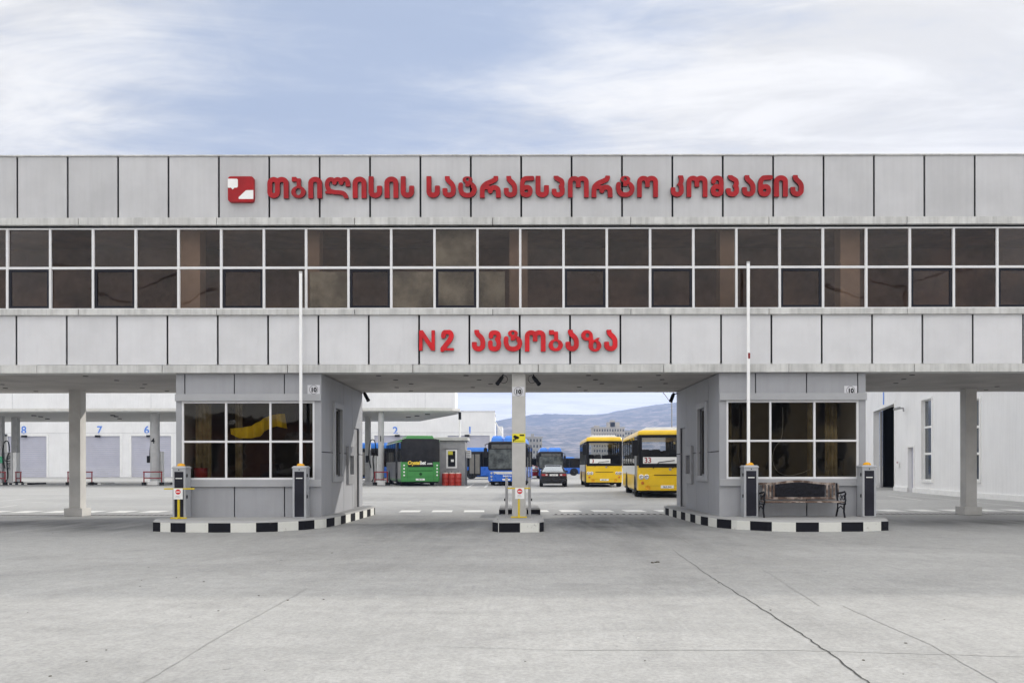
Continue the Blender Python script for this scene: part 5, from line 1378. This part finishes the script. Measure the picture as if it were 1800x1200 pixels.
# street lamps
def lamp(x, y, H, arms, label, ar=2.7, tilt=.75):
    r = thing('street_lamp', label, 'street lamp', (x, y, 0), group='tall street lamps')
    MB().tube([(x, y, 0), (x, y, H)], [.11, .06], 10).build('pole', STEEL, r)
    for s in arms:
        q = MB(); q.tube([(x, y, H-.05), (x+s*ar*.4, y, H+tilt*.22), (x+s*ar*.8, y, H+tilt*.75)], .045, 6); q.build('arm', STEEL, r)
        q = MB(); q.rings([[(x+s*ar*f_, y-w2, H+tilt*f_*.95-.03), (x+s*ar*f_, y+w2, H+tilt*f_*.95-.03), (x+s*ar*f_, y+w2*.8, H+tilt*f_*.95+.06), (x+s*ar*f_, y-w2*.8, H+tilt*f_*.95+.06)] for f_, w2 in ((.72, .06), (.8, .15), (1.0, .13), (1.06, .05))]); q.build('lamp_head', STEEL, r)
lamp(PX(1181, 95), 95, PZ(706, 95), (-1,), 'thin grey street lamp far off beside the right booth', .95, 1.0)
lamp(16.9, -.4, 9.0, (-1, 1), 'twin arm street lamp mirrored in the right windows')
lamp(-16.9, -.4, 9.0, (-1, 1), 'twin arm street lamp mirrored in the left windows')

# ------------------------------------------------------------------ street side behind the camera, seen only mirrored in the glass
r = thing('street_house', 'beige two storey house across the street, mirrored in the right booth glass', 'building', (26, -24, 0))
MB().box(9, 44, -36, -24, 0, 7.2).build('wall', mat('beige_plaster', (.60, .50, .33), .8), r)
MB().box(8.6, 44.4, -36.4, -23.6, 7.2, 7.6).build('roof', mat('dull_roof', (.16, .12, .10), .8), r)
for i in range(8):
    for z_ in (1.0, 4.2):
        x_ = 10.5+i*4.2; q = MB(); q.box(x_, x_+1.7, -23.99, -23.93, z_, z_+2.0); wn = q.build('window', WHITE, r)
        q = MB(); q.box(x_+.1, x_+.8, -23.92, -23.90, z_+.1, z_+1.9); q.box(x_+.9, x_+1.6, -23.92, -23.90, z_+.1, z_+1.9); q.build('pane', GAP, wn)
r = thing('street_house', 'reddish low house across the street, mirrored in the left booth glass', 'building', (-24, -22, 0))
MB().box(-40, -13, -32, -22, 0, 4.4).build('wall', mat('red_plaster', (.30, .13, .09), .8), r)
MB().box(-40.4, -12.6, -32.4, -21.6, 4.4, 4.8).build('roof', mat('dull_roof', (.16, .12, .10), .8), r)
for i in range(7):
    x_ = -38+i*3.6; q = MB(); q.box(x_, x_+1.5, -21.99, -21.93, 1.0, 3.2); wn = q.build('window', WHITE, r)
    q = MB(); q.box(x_+.1, x_+1.4, -21.92, -21.90, 1.1, 3.1); q.build('pane', GAP, wn)
car('dark car at the street side, mirrored low in the left booth glass', (-9.5, -7.0, 0), R(78), CARBLACK)
car('silver car at the street side, mirrored low in the right booth glass', (13.5, -9.0, 0), R(84), mat('car_silver', (.45, .46, .48), .25, .5))
# ------------------------------------------------------------------ hills
def ridge(px):
    P_ = [(-400, 700), (300, 705), (600, 730), (800, 748), (870, 745), (900, 738), (950, 733), (1010, 729), (1060, 727), (1110, 722), (1190, 712), (1300, 705), (1600, 722), (2200, 716)]
    for a, b in zip(P_, P_[1:]):
        if a[0] <= px <= b[0]: t_ = (px-a[0])/(b[0]-a[0]); return a[1]+(b[1]-a[1])*t_
    return 720
from mathutils import noise as mn
q = MB(); nx, ny = 260, 60; vs = []; fs = []
for j in range(ny+1):
    t_ = j/ny; y_ = 1500+2090*t_
    for i in range(nx+1):
        ang = (i/nx-.5)*1.7; x_ = y_*math.tan(ang*.9)*1.0
        px = CX+F*x_/y_; zr = PZ(ridge(px), 3300)
        prof = max(0, min(1, t_/.8)); h = zr*(prof**.9) if t_ < .82 else zr*(1-(t_-.82)*1.2)
        nz = mn.noise(Vector((x_*.0016, y_*.0016, 2)))*38+mn.noise(Vector((x_*.005, y_*.005, 5)))*16+mn.noise(Vector((x_*.03, y_*.03, 9)))*3
        h += nz*min(1, t_*3)*(1-abs(t_-.55)*.9)
        if .72 < t_ < .86: h = min(h, zr+random.choice((0, 0, 1, 4, 6, 8))+random.uniform(-2, 2))
        vs.append((x_, y_, max(h, -.5) if j else -.5))
for j in range(ny):
    for i in range(nx): a = j*(nx+1)+i; fs.append((a, a+1, a+nx+2, a+nx+1))
q.add(vs, fs); tag(q.build('hills', HILL, smooth=True), kind='structure')

# litter on the concrete
q = MB(); random.seed(5)
LEAF = mat('litter_dark', (.06, .05, .035), .9); LEAF2 = mat('litter_pale', (.6, .6, .58), .8)
for i in range(45):
    a, b = G2(random.uniform(0, 1800), random.uniform(925, 1190)); s = random.uniform(.005, .014)
    n = random.choice((4, 5, 6)); ph = random.random()*6
    q.rings([[(a+s*math.cos(ph+2*math.pi*k/n)*random.uniform(.6, 1.3), b+s*math.sin(ph+2*math.pi*k/n)*random.uniform(.6, 1.3), zz_) for k in range(n)] for zz_ in (.001, s*.35)], 1 if i % 9 == 0 else 0)
for px, py in ((1151, 989), (1160, 988)):
    a, b = G2(px, py); 
    for k in range(3): c_, d_ = a+random.uniform(-.05, .05), b+random.uniform(-.04, .04); q.rings([[(c_+.018*math.cos(t_), d_+.012*math.sin(t_), z_) for t_ in (0, 1.3, 2.6, 4, 5.2)] for z_ in (.001, .012)])
tag(q.build('litter', [LEAF, LEAF2]), 'scattered specks of grit and leaf litter on the concrete', 'litter', kind='stuff')

# ------------------------------------------------------------------ haze
q = MB(); q.box(-5200, 5200, -500, 3720, -1.0, 310)
hz_ = q.build('haze', []); hz_.data.materials.clear()
m = bpy.data.materials.new('haze_air'); m.use_nodes = True; t = NT(m.node_tree); t.n.clear()
pv = t.add('ShaderNodeVolumePrincipled'); pv.inputs['Color'].default_value = (.46, .61, 1.0, 1); pv.inputs['Density'].default_value = .00037; pv.inputs['Anisotropy'].default_value = .2
out = t.add('ShaderNodeOutputMaterial'); t.l.new(pv.outputs[0], out.inputs['Volume']); hz_.data.materials.append(m)
tag(hz_, 'thin pale blue haze over the valley', 'haze', kind='stuff')
